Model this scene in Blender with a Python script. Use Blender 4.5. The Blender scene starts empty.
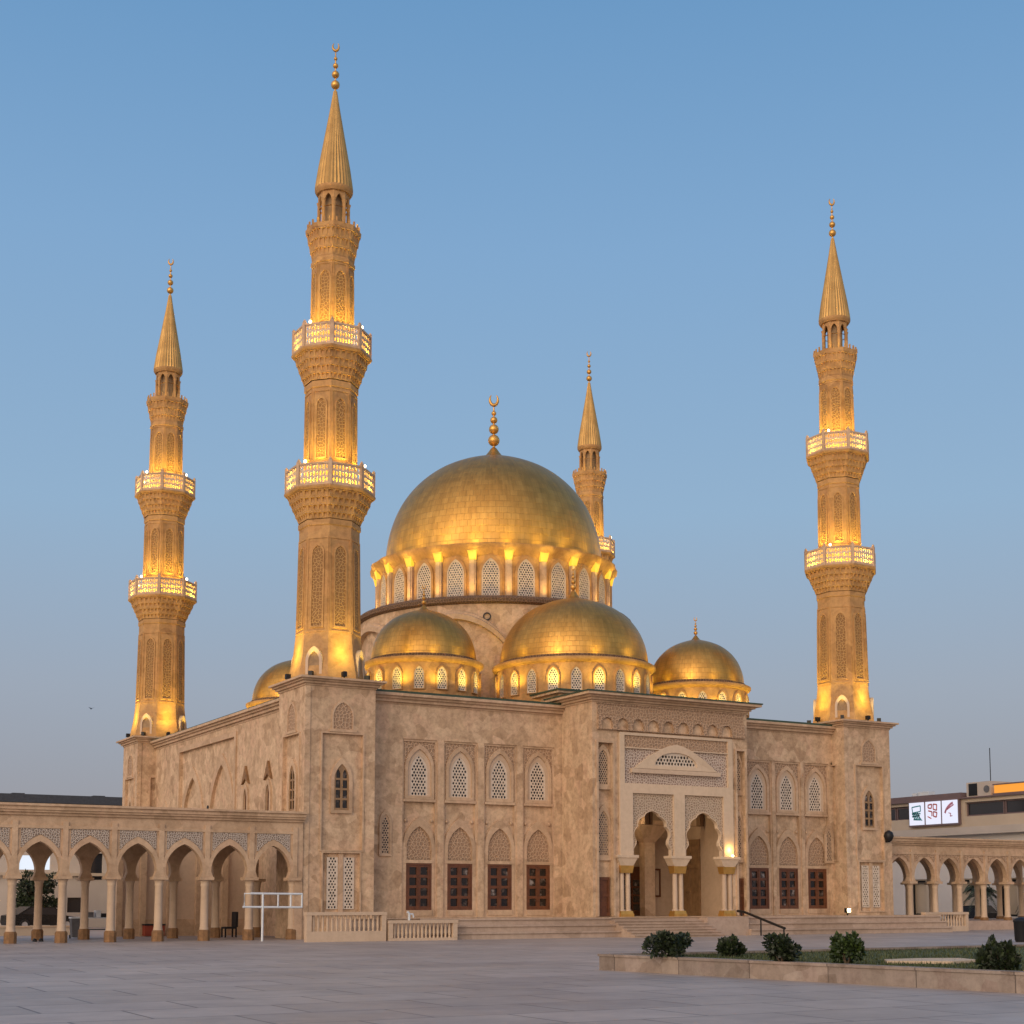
import bpy, bmesh, math, random
from math import sin, cos, pi, radians as R, sqrt, atan2
from mathutils import Matrix, Vector
from mathutils.geometry import tessellate_polygon
random.seed(7)
S = bpy.context.scene
COL = S.collection
WM = {}

# ------------------------------------------------------------------ materials
class NT:
    def __init__(s, name):
        s.m = bpy.data.materials.new(name); s.m.use_nodes = True
        s.t = s.m.node_tree; s.t.nodes.clear()
        s.out = s.n('ShaderNodeOutputMaterial'); s.p = s.n('ShaderNodeBsdfPrincipled')
        s.l(s.p.outputs[0], s.out.inputs['Surface'])
    def n(s, typ, **kw):
        n = s.t.nodes.new(typ)
        for k, v in kw.items(): setattr(n, k, v)
        return n
    def l(s, a, b): s.t.links.new(a, b)
    def math(s, op, a, b=None, c=None):
        n = s.n('ShaderNodeMath', operation=op)
        for i, x in enumerate((a, b, c)):
            if x is None: continue
            if isinstance(x, (int, float)): n.inputs[i].default_value = x
            else: s.l(x, n.inputs[i])
        return n.outputs[0]
    def mix(s, f, a, b, mode='MIX'):
        n = s.n('ShaderNodeMix', data_type='RGBA', blend_type=mode)
        for i, x in ((0, f), (6, a), (7, b)):
            if isinstance(x, (int, float)): n.inputs[i].default_value = x
            elif isinstance(x, tuple): n.inputs[i].default_value = x + (1,) if len(x) == 3 else x
            else: s.l(x, n.inputs[i])
        return n.outputs[2]
    def ramp(s, f, stops, interp='LINEAR'):
        n = s.n('ShaderNodeValToRGB'); n.color_ramp.interpolation = interp
        e = n.color_ramp.elements
        while len(e) < len(stops): e.new(0.5)
        for i, (p, c) in enumerate(stops):
            e[i].position = p; e[i].color = (c + (1,)) if len(c) == 3 else c
        s.l(f, n.inputs[0]); return n.outputs[0]
    def pos(s): return s.n('ShaderNodeNewGeometry').outputs['Position']
    def uv(s): return s.n('ShaderNodeUVMap').outputs[0]
    def noise(s, vec, scale, detail=4, rough=.55, out=0):
        n = s.n('ShaderNodeTexNoise'); n.inputs['Scale'].default_value = scale
        n.inputs['Detail'].default_value = detail; n.inputs['Roughness'].default_value = rough
        if vec is not None: s.l(vec, n.inputs['Vector'])
        return n.outputs[out]
    def vor(s, vec, scale, feature='F1', rnd=1., out=0, smooth=None, dim='3D'):
        n = s.n('ShaderNodeTexVoronoi', feature=feature, voronoi_dimensions=dim)
        n.inputs['Scale'].default_value = scale; n.inputs['Randomness'].default_value = rnd
        if smooth is not None: n.inputs['Smoothness'].default_value = smooth
        s.l(vec, n.inputs['Vector']); return n.outputs[out]
    def bump(s, h, dist=.05, strength=1.):
        n = s.n('ShaderNodeBump'); n.inputs['Distance'].default_value = dist
        n.inputs['Strength'].default_value = strength
        s.l(h, n.inputs['Height']); s.l(n.outputs[0], s.p.inputs['Normal'])
    def col(s, c):
        if isinstance(c, tuple): s.p.inputs['Base Color'].default_value = c + (1,)
        else: s.l(c, s.p.inputs['Base Color'])
    def set(s, **kw):
        for k, v in kw.items():
            k = k.replace('_', ' ')
            if isinstance(v, (int, float, tuple)): s.p.inputs[k].default_value = v
            else: s.l(v, s.p.inputs[k])
        return s

def stone(name, base, patch=.9, amount=1., bumpd=.02, joint=0.):
    t = NT(name); P = t.pos()
    w = t.n('ShaderNodeMixRGB'); w.blend_type = 'ADD'; w.inputs[0].default_value = .22
    t.l(P, w.inputs[1]); t.l(t.noise(P, 1.6, 3, out=1), w.inputs[2])
    cell = t.vor(w.outputs[0], patch, 'F1', 1, out=1)
    sep = t.n('ShaderNodeSeparateColor'); t.l(cell, sep.inputs[0])
    b = base; k = amount
    lo = (b[0] * (1 - .34 * k), b[1] * (1 - .42 * k), b[2] * (1 - .48 * k))
    pk = (b[0] * (1 + .05 * k), b[1] * (1 - .05 * k), b[2] * (1 - .02 * k))
    hi = (b[0] * (1 + .2 * k), b[1] * (1 + .22 * k), b[2] * (1 + .25 * k))
    c1 = t.ramp(sep.outputs[0], [(.1, lo), (.4, b), (.62, pk), (.9, hi)], 'LINEAR')
    big = t.noise(P, .35, 5)
    c2 = t.mix(t.ramp(big, [(.4, (0, 0, 0)), (.75, (.8, .8, .8))]), c1, b)
    n2 = t.noise(P, 3.2, 6, .65)
    c3 = t.mix(.38 * k, c2, t.ramp(n2, [(.3, tuple(x * .7 for x in b)), (.52, b), (.75, hi)]), 'MIX')
    sp = t.ramp(t.noise(P, 3.4, 8, .75), [(.36, (.72, .68, .64)), (.5, (1, 1, 1)), (.66, (1.24, 1.24, 1.22))])
    c3 = t.mix(min(1, .85 * k), c3, sp, 'MULTIPLY')
    # rain streaks: noise stretched in height
    mp = t.n('ShaderNodeMapping'); mp.inputs['Scale'].default_value = (1.6, 1.6, .12); t.l(P, mp.inputs[0])
    st = t.ramp(t.noise(mp.outputs[0], 1.5, 5, .7), [(.45, (1, 1, 1)), (.8, (.66, .62, .6))])
    c4 = t.mix(.6 * k, c3, st, 'MULTIPLY')
    if joint:
        sx = t.n('ShaderNodeSeparateXYZ'); t.l(P, sx.inputs[0])
        j = t.math('LESS_THAN', t.math('FRACT', t.math('DIVIDE', sx.outputs[1], joint)), .012)
        c4 = t.mix(t.math('MULTIPLY', j, .7), c4, (.06, .045, .035))
        cb = t.n('ShaderNodeTexWhiteNoise', noise_dimensions='1D'); t.l(t.math('FLOOR', t.math('DIVIDE', sx.outputs[1], joint)), cb.inputs['W'])
        c4 = t.mix(1., c4, t.ramp(cb.outputs[0], [(0, (.8, .79, .78)), (1, (1.12, 1.1, 1.08))]), 'MULTIPLY')
    t.col(c4); t.set(Roughness=.82)
    h = t.math('ADD', t.noise(P, 9, 6, .7), t.math('MULTIPLY', t.vor(w.outputs[0], patch, 'DISTANCE_TO_EDGE'), .8))
    t.bump(h, bumpd, .6)
    return t.m

def carved(name, hi, lo, scale=5., bumpd=.05, rnd=.8, edge=.09, contrast=1.):
    t = NT(name); U = t.uv()
    w = t.n('ShaderNodeMixRGB'); w.blend_type = 'ADD'; w.inputs[0].default_value = .05
    t.l(U, w.inputs[1]); t.l(t.noise(U, 6, 2, out=1), w.inputs[2])
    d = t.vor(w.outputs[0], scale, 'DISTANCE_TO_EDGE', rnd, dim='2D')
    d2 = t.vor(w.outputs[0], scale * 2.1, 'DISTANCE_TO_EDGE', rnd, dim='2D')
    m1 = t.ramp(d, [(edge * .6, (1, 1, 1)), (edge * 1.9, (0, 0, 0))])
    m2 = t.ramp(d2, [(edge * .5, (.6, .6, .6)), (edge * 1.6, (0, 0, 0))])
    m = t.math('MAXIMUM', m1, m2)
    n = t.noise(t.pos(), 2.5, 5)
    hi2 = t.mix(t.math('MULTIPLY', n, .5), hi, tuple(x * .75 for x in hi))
    t.col(t.mix(t.math('MULTIPLY_ADD', m, contrast, 1 - contrast), lo, hi2)); t.set(Roughness=.8)  # lo darkens the grooves: shade painted into the relief; in lace, dark backing
    t.bump(m, bumpd, .8)
    return t.m

def plain(name, c, rough=.6, metal=0., var=.25, scale=4., bumpd=0.):
    t = NT(name); P = t.pos(); n = t.noise(P, scale, 5)
    t.col(t.ramp(n, [(.25, tuple(x * (1 - var) for x in c)), (.75, tuple(min(1, x * (1 + var)) for x in c))]))
    t.set(Roughness=rough, Metallic=metal)
    if bumpd: t.bump(t.noise(P, scale * 5, 4), bumpd, .5)
    return t.m

def emit(name, c, st):
    t = NT(name); t.col((.05, .04, .03)); t.set(Emission_Color=c + (1,), Emission_Strength=st)
    return t.m

def gold_tiles(name, su, sv):
    t = NT(name); U = t.uv()
    br = t.n('ShaderNodeTexBrick'); br.offset = .5
    br.inputs['Scale'].default_value = 1; br.inputs['Brick Width'].default_value = su
    br.inputs['Row Height'].default_value = sv; br.inputs['Mortar Size'].default_value = .012
    br.inputs['Color1'].default_value = (.28, .28, .28, 1); br.inputs['Color2'].default_value = (.72, .72, .72, 1)
    br.inputs['Mortar'].default_value = (.5, .5, .5, 1); br.inputs['Mortar Smooth'].default_value = .4
    t.l(U, br.inputs['Vector'])
    tile = t.n('ShaderNodeSeparateColor'); t.l(br.outputs['Color'], tile.inputs[0])
    mort = br.outputs['Fac']; v = tile.outputs[0]
    n = t.noise(t.pos(), .9, 6, .6)
    c = t.ramp(t.math('ADD', t.math('MULTIPLY', v, .42), t.math('MULTIPLY', n, .6)),
               [(.15, (.43, .215, .05)), (.5, (.58, .315, .075)), (.9, (.72, .43, .12))])
    mp = t.n('ShaderNodeMapping'); mp.inputs['Scale'].default_value = (2.2, .22, 1); t.l(U, mp.inputs[0])
    streak = t.ramp(t.noise(mp.outputs[0], 1.6, 5, .7), [(.4, (1, 1, 1)), (.85, (.5, .48, .46))])
    c = t.mix(.7, c, streak, 'MULTIPLY')
    c = t.mix(t.math('MULTIPLY', mort, .35), c, (.14, .085, .03))
    t.col(c); t.set(Metallic=.86, Roughness=t.math('MULTIPLY_ADD', v, .16, .34))
    t.bump(t.math('ADD', t.math('MULTIPLY', v, .5), t.math('MULTIPLY', mort, -1.)), .025, .5)
    return t.m

def paving():
    t = NT('plaza paving'); P = t.pos()
    mp = t.n('ShaderNodeMapping'); mp.inputs['Rotation'].default_value = (0, 0, R(0)); t.l(P, mp.inputs[0])
    br = t.n('ShaderNodeTexBrick'); br.offset = .5
    br.inputs['Scale'].default_value = 1; br.inputs['Brick Width'].default_value = 2.6
    br.inputs['Row Height'].default_value = 1.9; br.inputs['Mortar Size'].default_value = .03
    br.inputs['Color1'].default_value = (0, 0, 0, 1); br.inputs['Color2'].default_value = (1, 1, 1, 1)
    br.inputs['Mortar'].default_value = (.5, .5, .5, 1)
    t.l(mp.outputs[0], br.inputs['Vector'])
    sp = t.n('ShaderNodeSeparateColor'); t.l(br.outputs['Color'], sp.inputs[0]); v = sp.outputs[0]
    base = t.ramp(v, [(0, (.37, .315, .275)), (.5, (.40, .345, .30)), (1, (.435, .375, .33))])
    big = t.ramp(t.noise(P, .2, 6, .65), [(.35, (.82, .81, .82)), (.65, (1.08, 1.07, 1.06))])
    c = t.mix(.9, base, big, 'MULTIPLY')
    sm = t.ramp(t.noise(P, 1.3, 6, .7), [(.3, (.8, .79, .8)), (.7, (1.1, 1.1, 1.1))])
    c = t.mix(.8, c, sm, 'MULTIPLY')
    c = t.mix(t.math('MULTIPLY', br.outputs['Fac'], .6), c, (.055, .048, .046))
    t.col(c)
    rg = t.math('MULTIPLY_ADD', t.noise(P, .5, 5), .45, .30)
    t.set(Roughness=rg, Specular_IOR_Level=.35)
    t.bump(t.math('ADD', t.math('MULTIPLY', br.outputs['Fac'], -1.), t.math('MULTIPLY', t.noise(P, 6, 4), .35)), .01, .6)
    return t.m

def grass_mat():
    t = NT('grass'); P = t.pos()
    c = t.ramp(t.noise(P, 1.2, 6, .7), [(.25, (.035, .05, .012)), (.5, (.065, .085, .02)), (.75, (.12, .115, .04))])
    t.col(c); t.set(Roughness=.9); return t.m

def leaf_mat(name, c):
    t = NT(name)
    oi = t.n('ShaderNodeNewGeometry'); r = oi.outputs['Random Per Island']
    t.col(t.ramp(r, [(0, tuple(x * .45 for x in c)), (.6, c), (1, (c[0] * 1.9, c[1] * 1.7, c[2] * 1.3))]))
    t.set(Roughness=.55); return t.m

M = {}
BASE = (.545, .385, .24)
M['stone'] = stone('sandstone cladding', BASE, 1.7, 1.0)
M['trim'] = stone('dressed sandstone', (.52, .365, .23), .8, .65, .01)
M['shaft'] = stone('minaret limestone', (.45, .255, .095), 1.4, .75, .012)  # golden floodlight tint is partly put into this base colour
M['cream'] = stone('cream render', (.56, .42, .29), .2, .3, .008)
M['white'] = stone('pale stone', (.62, .475, .325), .3, .3, .008)
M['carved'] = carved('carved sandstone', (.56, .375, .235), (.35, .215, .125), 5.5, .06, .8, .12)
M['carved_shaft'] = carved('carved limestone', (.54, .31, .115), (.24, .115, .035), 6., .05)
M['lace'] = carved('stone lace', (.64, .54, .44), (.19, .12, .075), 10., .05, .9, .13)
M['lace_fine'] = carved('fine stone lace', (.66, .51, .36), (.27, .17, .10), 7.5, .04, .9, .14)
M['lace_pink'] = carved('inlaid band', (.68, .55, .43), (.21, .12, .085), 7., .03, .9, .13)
M['lattice'] = plain('white lattice', (.60, .50, .39), .7, 0, .12)
M['dark_lattice'] = plain('bronze lattice', (.10, .06, .035), .5, .2, .3)
M['lattice_tan'] = plain('tan lattice', (.44, .31, .20), .7, 0, .15)
t_ = NT('dark glass'); t_.col((.02, .022, .028)); t_.set(Roughness=.12); M['glass'] = t_.m
t_ = NT('door glass'); n_ = t_.noise(t_.pos(), 2.2, 3)
t_.col(t_.ramp(n_, [(.52, (.012, .009, .008)), (.62, (.10, .075, .06)), (.7, (.3, .27, .25))])); t_.set(Roughness=.12); M['pane'] = t_.m
M['wood'] = plain('mahogany', (.125, .042, .014), .45, 0, .35, 5)
M['wood_tan'] = plain('tan timber', (.27, .16, .075), .5, 0, .3, 3)
M['gold'] = gold_tiles('gilded dome tiles', .5, .42)
M['gold_small'] = gold_tiles('gilded small dome tiles', .36, .3)
M['brass'] = plain('gilded metal', (.66, .36, .09), .36, .7, .2, 3)
t_ = NT('gilded spire sheet'); P_ = t_.pos()
t_.col(t_.ramp(t_.noise(P_, 1.5, 5), [(.3, (.42, .24, .07)), (.7, (.58, .35, .11))])); t_.set(Metallic=.55, Roughness=.45); M['spire'] = t_.m
M['green'] = plain('green roof edge', (.035, .06, .035), .6, 0, .4)
M['brown'] = plain('stained column foot', (.22, .115, .045), .7, 0, .35, 6)
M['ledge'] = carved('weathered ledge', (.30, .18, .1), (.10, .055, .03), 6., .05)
M['roof'] = plain('flat roof screed', (.26, .2, .15), .9)
M['black'] = plain('black metal', (.012, .012, .013), .5, .3, .3)
M['white_metal'] = plain('white painted metal', (.62, .66, .68), .4, 0, .08)
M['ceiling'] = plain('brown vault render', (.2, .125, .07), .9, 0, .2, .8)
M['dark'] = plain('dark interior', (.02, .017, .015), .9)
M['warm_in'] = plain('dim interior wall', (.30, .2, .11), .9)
M['pave'] = paving()
M['step'] = stone('step stone', (.44, .33, .245), .3, .5, .008)
M['kerb'] = stone('kerb stone', (.31, .25, .2), 1.8, .8, .012, 2.3)
M['grass'] = grass_mat()
M['leaf'] = leaf_mat('bush leaves', (.016, .028, .009))
M['leaf2'] = leaf_mat('bright bush leaves', (.03, .055, .012))
M['leaf3'] = leaf_mat('palm leaves', (.03, .045, .016))
M['bark'] = plain('bark', (.10, .07, .045), .9, 0, .4, 8, .02)
M['led'] = emit('warm lamp strip', (1., .56, .10), 26.)
M['lampbox'] = emit('warm lamp box', (1., .50, .03), 1.2)
M['bulb'] = emit('warm bulb', (1., .72, .36), 12.)
M['signlit'] = emit('lit sign face', (.82, .84, 1.), .85)
M['office'] = plain('beige render', (.50, .41, .31), .85, 0, .1, .6)
M['office_trim'] = plain('mauve fascia', (.16, .11, .11), .8, 0, .12, .8)
M['office_pale'] = plain('pale render', (.50, .44, .38), .85, 0, .1, .5)
M['white_wall'] = plain('white render', (.62, .58, .54), .85, 0, .08, .5)
M['roof_dark'] = plain('dark roof sheet', (.045, .05, .06), .7, 0, .3)
M['teal'] = plain('teal sign paint', (.01, .26, .28), .6)
M['red'] = plain('red sign paint', (.55, .12, .09), .6)
M['pink'] = plain('pink sign paint', (.55, .2, .28), .6)
M['orange'] = emit('amber lit canopy', (1., .36, .03), .85)
M['white_glow'] = emit('shop window light', (.8, .88, 1.), .85)
M['car'] = plain('dark car paint', (.015, .016, .018), .25, .3, .2)
M['carw'] = plain('pale car paint', (.45, .45, .46), .3, .2, .1)
M['tyre'] = plain('rubber', (.015, .015, .015), .85)
M['bin'] = plain('grey plastic', (.12, .12, .125), .6)
M['redpaint'] = plain('red painted box', (.30, .05, .02), .6)

# ------------------------------------------------------------------ mesh building
class B:
    def __init__(s): s.v = []; s.f = []; s.uv = []
    def face(s, idx, uv=None): s.f.append(tuple(idx)); s.uv.append(uv)
    def box(s, x0, x1, y0, y1, z0, z1):
        b = len(s.v)
        s.v += [(x0, y0, z0), (x1, y0, z0), (x1, y1, z0), (x0, y1, z0), (x0, y0, z1), (x1, y0, z1), (x1, y1, z1), (x0, y1, z1)]
        for f in ((0, 3, 2, 1), (4, 5, 6, 7), (0, 1, 5, 4), (1, 2, 6, 5), (2, 3, 7, 6), (3, 0, 4, 7)): s.face([b + i for i in f])
        return s
    def hexa(s, p):   # 8 points, bottom loop then top loop
        b = len(s.v); s.v += [tuple(q) for q in p]
        for f in ((0, 3, 2, 1), (4, 5, 6, 7), (0, 1, 5, 4), (1, 2, 6, 5), (2, 3, 7, 6), (3, 0, 4, 7)): s.face([b + i for i in f])
        return s
    def lathe(s, prof, n=64, c=(0, 0, 0), a0=0., ku=None, a1=None, cap=False):
        b = len(s.v); full = a1 is None; m = n if full else n + 1
        rmax = max(r for r, z in prof); L = [0.]
        for (r0, z0), (r1, z1) in zip(prof, prof[1:]): L.append(L[-1] + math.hypot(r1 - r0, z1 - z0))
        span = 2 * pi if full else a1 - a0
        for r, z in prof:
            for i in range(m):
                a = a0 + span * i / n
                s.v.append((c[0] + r * cos(a), c[1] + r * sin(a), c[2] + z))
        for j in range(len(prof) - 1):
            for i in range(n):
                i2 = (i + 1) % m
                u0 = span * i / n * (ku or rmax); u1 = span * (i + 1) / n * (ku or rmax)
                s.face((b + j * m + i, b + j * m + i2, b + (j + 1) * m + i2, b + (j + 1) * m + i),
                       ((u0, L[j]), (u1, L[j]), (u1, L[j + 1]), (u0, L[j + 1])))
        if cap:
            s.face([b + i for i in range(m)][::-1]); s.face([b + (len(prof) - 1) * m + i for i in range(m)])
        return s
    def plate(s, outer, holes, d0, d1, Mf, back=True):
        loops = [outer] + list(holes)
        flat = [p for l in loops for p in l]
        tris = tessellate_polygon([[Vector((p[0], p[1], 0)) for p in l] for l in loops])
        n = len(flat); b = len(s.v)
        s.v += [Mf(p[0], p[1], d1) for p in flat] + [Mf(p[0], p[1], d0) for p in flat]
        for t in tris:
            x = [flat[i] for i in t]
            ar = (x[1][0] - x[0][0]) * (x[2][1] - x[0][1]) - (x[2][0] - x[0][0]) * (x[1][1] - x[0][1])
            if abs(ar) < 1e-9: continue
            if ar < 0: t = (t[0], t[2], t[1])
            uv = tuple((flat[i][0], flat[i][1]) for i in t)
            s.face([b + i for i in t], uv)
            if back: s.face([b + n + i for i in reversed(t)], tuple(reversed(uv)))
        k = 0
        for li, l in enumerate(loops):
            m = len(l)
            ar = sum(l[i][0] * l[(i + 1) % m][1] - l[(i + 1) % m][0] * l[i][1] for i in range(m))
            flip = (ar > 0) == (li > 0)
            for i in range(m):
                a, c = b + k + i, b + k + (i + 1) % m
                q = (a, a + n, c + n, c) if not flip else (a, c, c + n, a + n)
                s.face(q)
            k += m
        return s
    def tube(s, pts, r, n=6, r2=None):
        b = len(s.v); m = len(pts)
        for i, p in enumerate(pts):
            p = Vector(p); d = (Vector(pts[min(i + 1, m - 1)]) - Vector(pts[max(i - 1, 0)])).normalized()
            up = Vector((0, 0, 1)) if abs(d.z) < .95 else Vector((1, 0, 0))
            x = d.cross(up).normalized(); y = x.cross(d)
            rr = r if r2 is None else r + (r2 - r) * i / (m - 1)
            for k in range(n):
                a = 2 * pi * k / n; s.v.append(tuple(p + (x * cos(a) + y * sin(a)) * rr))
        for i in range(m - 1):
            for k in range(n):
                k2 = (k + 1) % n
                s.face((b + i * n + k, b + i * n + k2, b + (i + 1) * n + k2, b + (i + 1) * n + k))
        s.face([b + k for k in range(n)][::-1]); s.face([b + (m - 1) * n + k for k in range(n)])
        return s
    def mesh(s, name, mat, smooth=False, recalc=True):
        me = bpy.data.meshes.new(name); me.from_pydata(s.v, [], s.f)
        ul = me.uv_layers.new(name='UVMap').data
        for p, uv in zip(me.polygons, s.uv):
            if uv is None:
                nn = p.normal; ax = max(range(3), key=lambda i: abs(nn[i]))
                for li in p.loop_indices:
                    c = me.vertices[me.loops[li].vertex_index].co
                    ul[li].uv = (c.y, c.z) if ax == 0 else (c.x, c.z) if ax == 1 else (c.x, c.y)
            else:
                for li, q in zip(p.loop_indices, uv): ul[li].uv = q
        if recalc:
            bm = bmesh.new(); bm.from_mesh(me); bmesh.ops.recalc_face_normals(bm, faces=bm.faces); bm.to_mesh(me); bm.free()
        me.materials.append(mat)
        if smooth:
            for p in me.polygons: p.use_smooth = True
            me.set_sharp_from_angle(angle=R(smooth if smooth is not True else 35))
        return me

def put(o, parent=None, W=None):
    W = W or Matrix.Identity(4)
    COL.objects.link(o)
    if parent is not None:
        o.parent = parent; o.matrix_parent_inverse = WM[parent].inverted()
    o.matrix_basis = W; WM[o] = W.copy()
    return o
def mk(name, b, mat, parent=None, W=None, smooth=False, recalc=True):
    me = b.mesh(name, M[mat] if isinstance(mat, str) else mat, smooth, recalc) if isinstance(b, B) else b
    return put(bpy.data.objects.new(name, me), parent, W)
def tag(o, label, cat, group=None, kind=None):
    if label: o['label'] = label
    if cat: o['category'] = cat
    if group: o['group'] = group
    if kind: o['kind'] = kind
    return o
def thing(name, label, cat, loc=(0, 0, 0), group=None):
    o = bpy.data.objects.new(name, None); o.empty_display_size = .5
    put(o, None, Matrix.Translation(loc)); return tag(o, label, cat, group)
def copy_tree(o, parent=None, W=None):
    c = o.copy(); COL.objects.link(c)
    if parent is not None:
        c.parent = parent; c.matrix_parent_inverse = o.matrix_parent_inverse.copy()
    if W is not None: c.matrix_basis = W
    for ch in list(o.children): copy_tree(ch, c)
    return c
def T(x, y, z): return Matrix.Translation((x, y, z))
def lamp(name, parent, loc, power, color=(1., .60, .13), radius=.08, spot=None, aim=None, blend=.6):
    l = bpy.data.lights.new(name, 'SPOT' if spot else 'POINT')
    l.energy = power; l.color = color; l.shadow_soft_size = radius
    W = Matrix.Translation(loc)
    if spot:
        l.spot_size = R(spot); l.spot_blend = blend
        d = Vector(aim) - Vector(loc); W = W @ d.to_track_quat('-Z', 'Y').to_matrix().to_4x4()
    return put(bpy.data.objects.new(name, l), parent, W)

def front(v0): return lambda a, b, d: (a, v0 - d, b)          # faces -v (towards the viewer)
def left(u0): return lambda a, b, d: (u0 - d, a, b)           # faces -u; a runs along v
def rect(x0, x1, z0, z1): return [(x0, z0), (x1, z0), (x1, z1), (x0, z1)]
def arch(cx, w, z0, zs, za, n=7, horse=0.):
    """pointed arch outline: foot z0, springing zs, apex za; horse pulls the foot inwards (horseshoe)"""
    r = w / 2; h = za - zs; Rr = (r * r + h * h) / (2 * r); th = math.asin(min(1, h / Rr))
    L = []
    for i in range(n + 1):
        a = th * i / n; L.append((r - Rr + Rr * cos(a), zs + Rr * sin(a)))
    L[-1] = (0, za)
    pts = [(cx - r + horse, z0), (cx + r - horse, z0)]
    if horse: pts += [(cx + r - horse * .45, zs - horse * 1.2)]
    pts += [(cx + x, z) for x, z in L]
    pts += [(cx - x, z) for x, z in reversed(L[:-1])]
    if horse: pts += [(cx - r + horse * .45, zs - horse * 1.2)]
    return pts
def lobed(cx, w, z0, zs, za, lobes=3):
    """cusped (multifoil) pointed arch"""
    base = arch(cx, w, z0, zs, za, 24)
    side = [p for p in base[2:] if p[0] >= cx - 1e-6]
    right = []
    n = len(side)
    for i, (x, z) in enumerate(side):
        t = i / (n - 1)
        k = abs(sin(t * pi * lobes)) * .13 - .03
        if t > .97: k = 0
        right.append((x - (.13 - k) * (1 if t < .9 else 0.3), z))
    right[-1] = (cx, za)
    foot = [(cx - w / 2 + .02, z0), (cx + w / 2 - .02, z0), (cx + w / 2 - .02, zs - .5), (cx + w / 2 - .2, zs - .25), (cx + w / 2 - .2, zs - .08)]
    lf = [(2 * cx - x, z) for x, z in reversed(right[:-1])]
    lfoot = [(cx - w / 2 + .2, zs - .08), (cx - w / 2 + .2, zs - .25), (cx - w / 2 + .02, zs - .5)]
    return foot + right + lf + lfoot
def inset_in(poly, p, m):
    # point inside polygon with margin
    x, y = p; c = False; n = len(poly); best = 1e9
    for i in range(n):
        (x1, y1), (x2, y2) = poly[i], poly[(i + 1) % n]
        if (y1 > y) != (y2 > y) and x < (x2 - x1) * (y - y1) / (y2 - y1) + x1: c = not c
        dx, dy = x2 - x1, y2 - y1; L = dx * dx + dy * dy
        t = max(0, min(1, ((x - x1) * dx + (y - y1) * dy) / L)) if L else 0
        best = min(best, math.hypot(x - x1 - t * dx, y - y1 - t * dy))
    return c and best > m
def lattice(poly, cell=.15, bar=.045):
    """holes of a pierced screen: staggered cells of two sizes inside the outline"""
    holes = []
    xs = [p[0] for p in poly]; ys = [p[1] for p in poly]
    rnd = random.Random(3)
    cx = (min(xs) + max(xs)) / 2
    nrow = int((max(ys) - min(ys)) / (cell * .9)) + 1
    for j in range(nrow):
        y = min(ys) + cell * .62 + j * cell * .9
        nc = int((max(xs) - min(xs)) / cell) + 3
        for i in range(-nc, nc):
            x = cx + (i + (.5 if j % 2 else 0)) * cell
            r = (cell - bar) / 2
            if inset_in(poly, (x, y), r * .9 + bar * .2):
                k = r * (1.06 if (i + j) % 3 else .86)
                ph = pi / 6 if j % 2 else 0
                holes.append([(x + k * cos(ph + q * pi / 3), y + k * 1.06 * sin(ph + q * pi / 3)) for q in range(6)])
    return holes

# ------------------------------------------------------------------ ground
g = B(); g.box(-900, 900, -300, 1500, -.6, 0)
tag(mk('plaza', g, 'pave'), 'wide grey stone-slab plaza spread out before the mosque', 'plaza', kind='structure')

# ------------------------------------------------------------------ the mosque
mosque = thing('mosque', 'large sandstone mosque with gilded domes, two-arched portal and carved window bays', 'mosque', (17, 14.6, 0))
PZ = .95          # plinth height
# roof and plain body walls
mk('roof', B().box(-.3, 34.3, -.4, 29.8, 11.2, 11.5), 'roof', mosque)
mk('rear_wall', B().box(-.8, 34.8, 29.6, 30.2, 0, 11.75), 'stone', mosque)
mk('side_wall', B().box(34.2, 34.8, -.4, 29.6, 0, 11.75), 'stone', mosque)
pl = B()
pl.box(-.8, 36, -5.2, -.9, 0, PZ)
pl.box(2.6, 13.2, -5.65, -5.2, 0, .64); pl.box(2.6, 13.2, -6.1, -5.65, 0, .32)
pl.box(21.4, 36, -5.65, -5.2, 0, .64); pl.box(21.4, 36, -6.1, -5.65, 0, .32)
pl.box(18.7, 21.4, -5.9, -5.2, 0, PZ - .012)
for (a0, a1) in ((2.6, 13.2), (21.4, 36)):
    for yy, zz in ((-5.2, PZ), (-5.65, .64), (-6.1, .32)): pl.box(a0 - .02, a1 + .02, yy - .07, yy + .1, zz - .075, zz + .004)
plinth = mk('plinth', pl, 'step', mosque)
st = B()
for i in range(6):
    st.box(13.2 - .09 * (5 - i) * 0, 18.7, -5.2 - .36 * (i + 1), -5.2 - .36 * i, 0, PZ - (i + 1) * PZ / 7)
for i in range(6): st.box(13.18, 18.72, -5.2 - .36 * (i + 1) - .05, -5.2 - .36 * i - .2, PZ - (i + 1) * PZ / 7 - .05, PZ - (i + 1) * PZ / 7 + .003)
mk('staircase', st, 'step', mosque)
cp = B(); cp.box(-.8, 36, -5.26, -5.0, PZ, PZ + .035)
mk('plinth_coping', cp, 'trim', plinth)

def wall_bays(name, u0, u1, bays, top, v=-1.0):
    """a facade wing: backing slab, front skin with one tall recess per bay, cornice"""
    w = B()
    w.plate(rect(u0, u1, PZ, top), [rect(c - .97, c + .97, PZ + .02, 9.85) for c in bays], 0, .22, front(v + .22))
    w.box(u0, u1, v + .22, v + .8, 0, top)
    return mk(name, w, 'stone', mosque)
BL = [4.63, 6.93, 9.24, 11.54]
BR = [24.06, 26.23, 28.40, 30.57]
wall_l = wall_bays('front_wall', 1.6, 13.1, BL, 11.55)
wall_r = wall_bays('front_wall', 22.8, 32.2, BR, 11.55)
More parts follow.
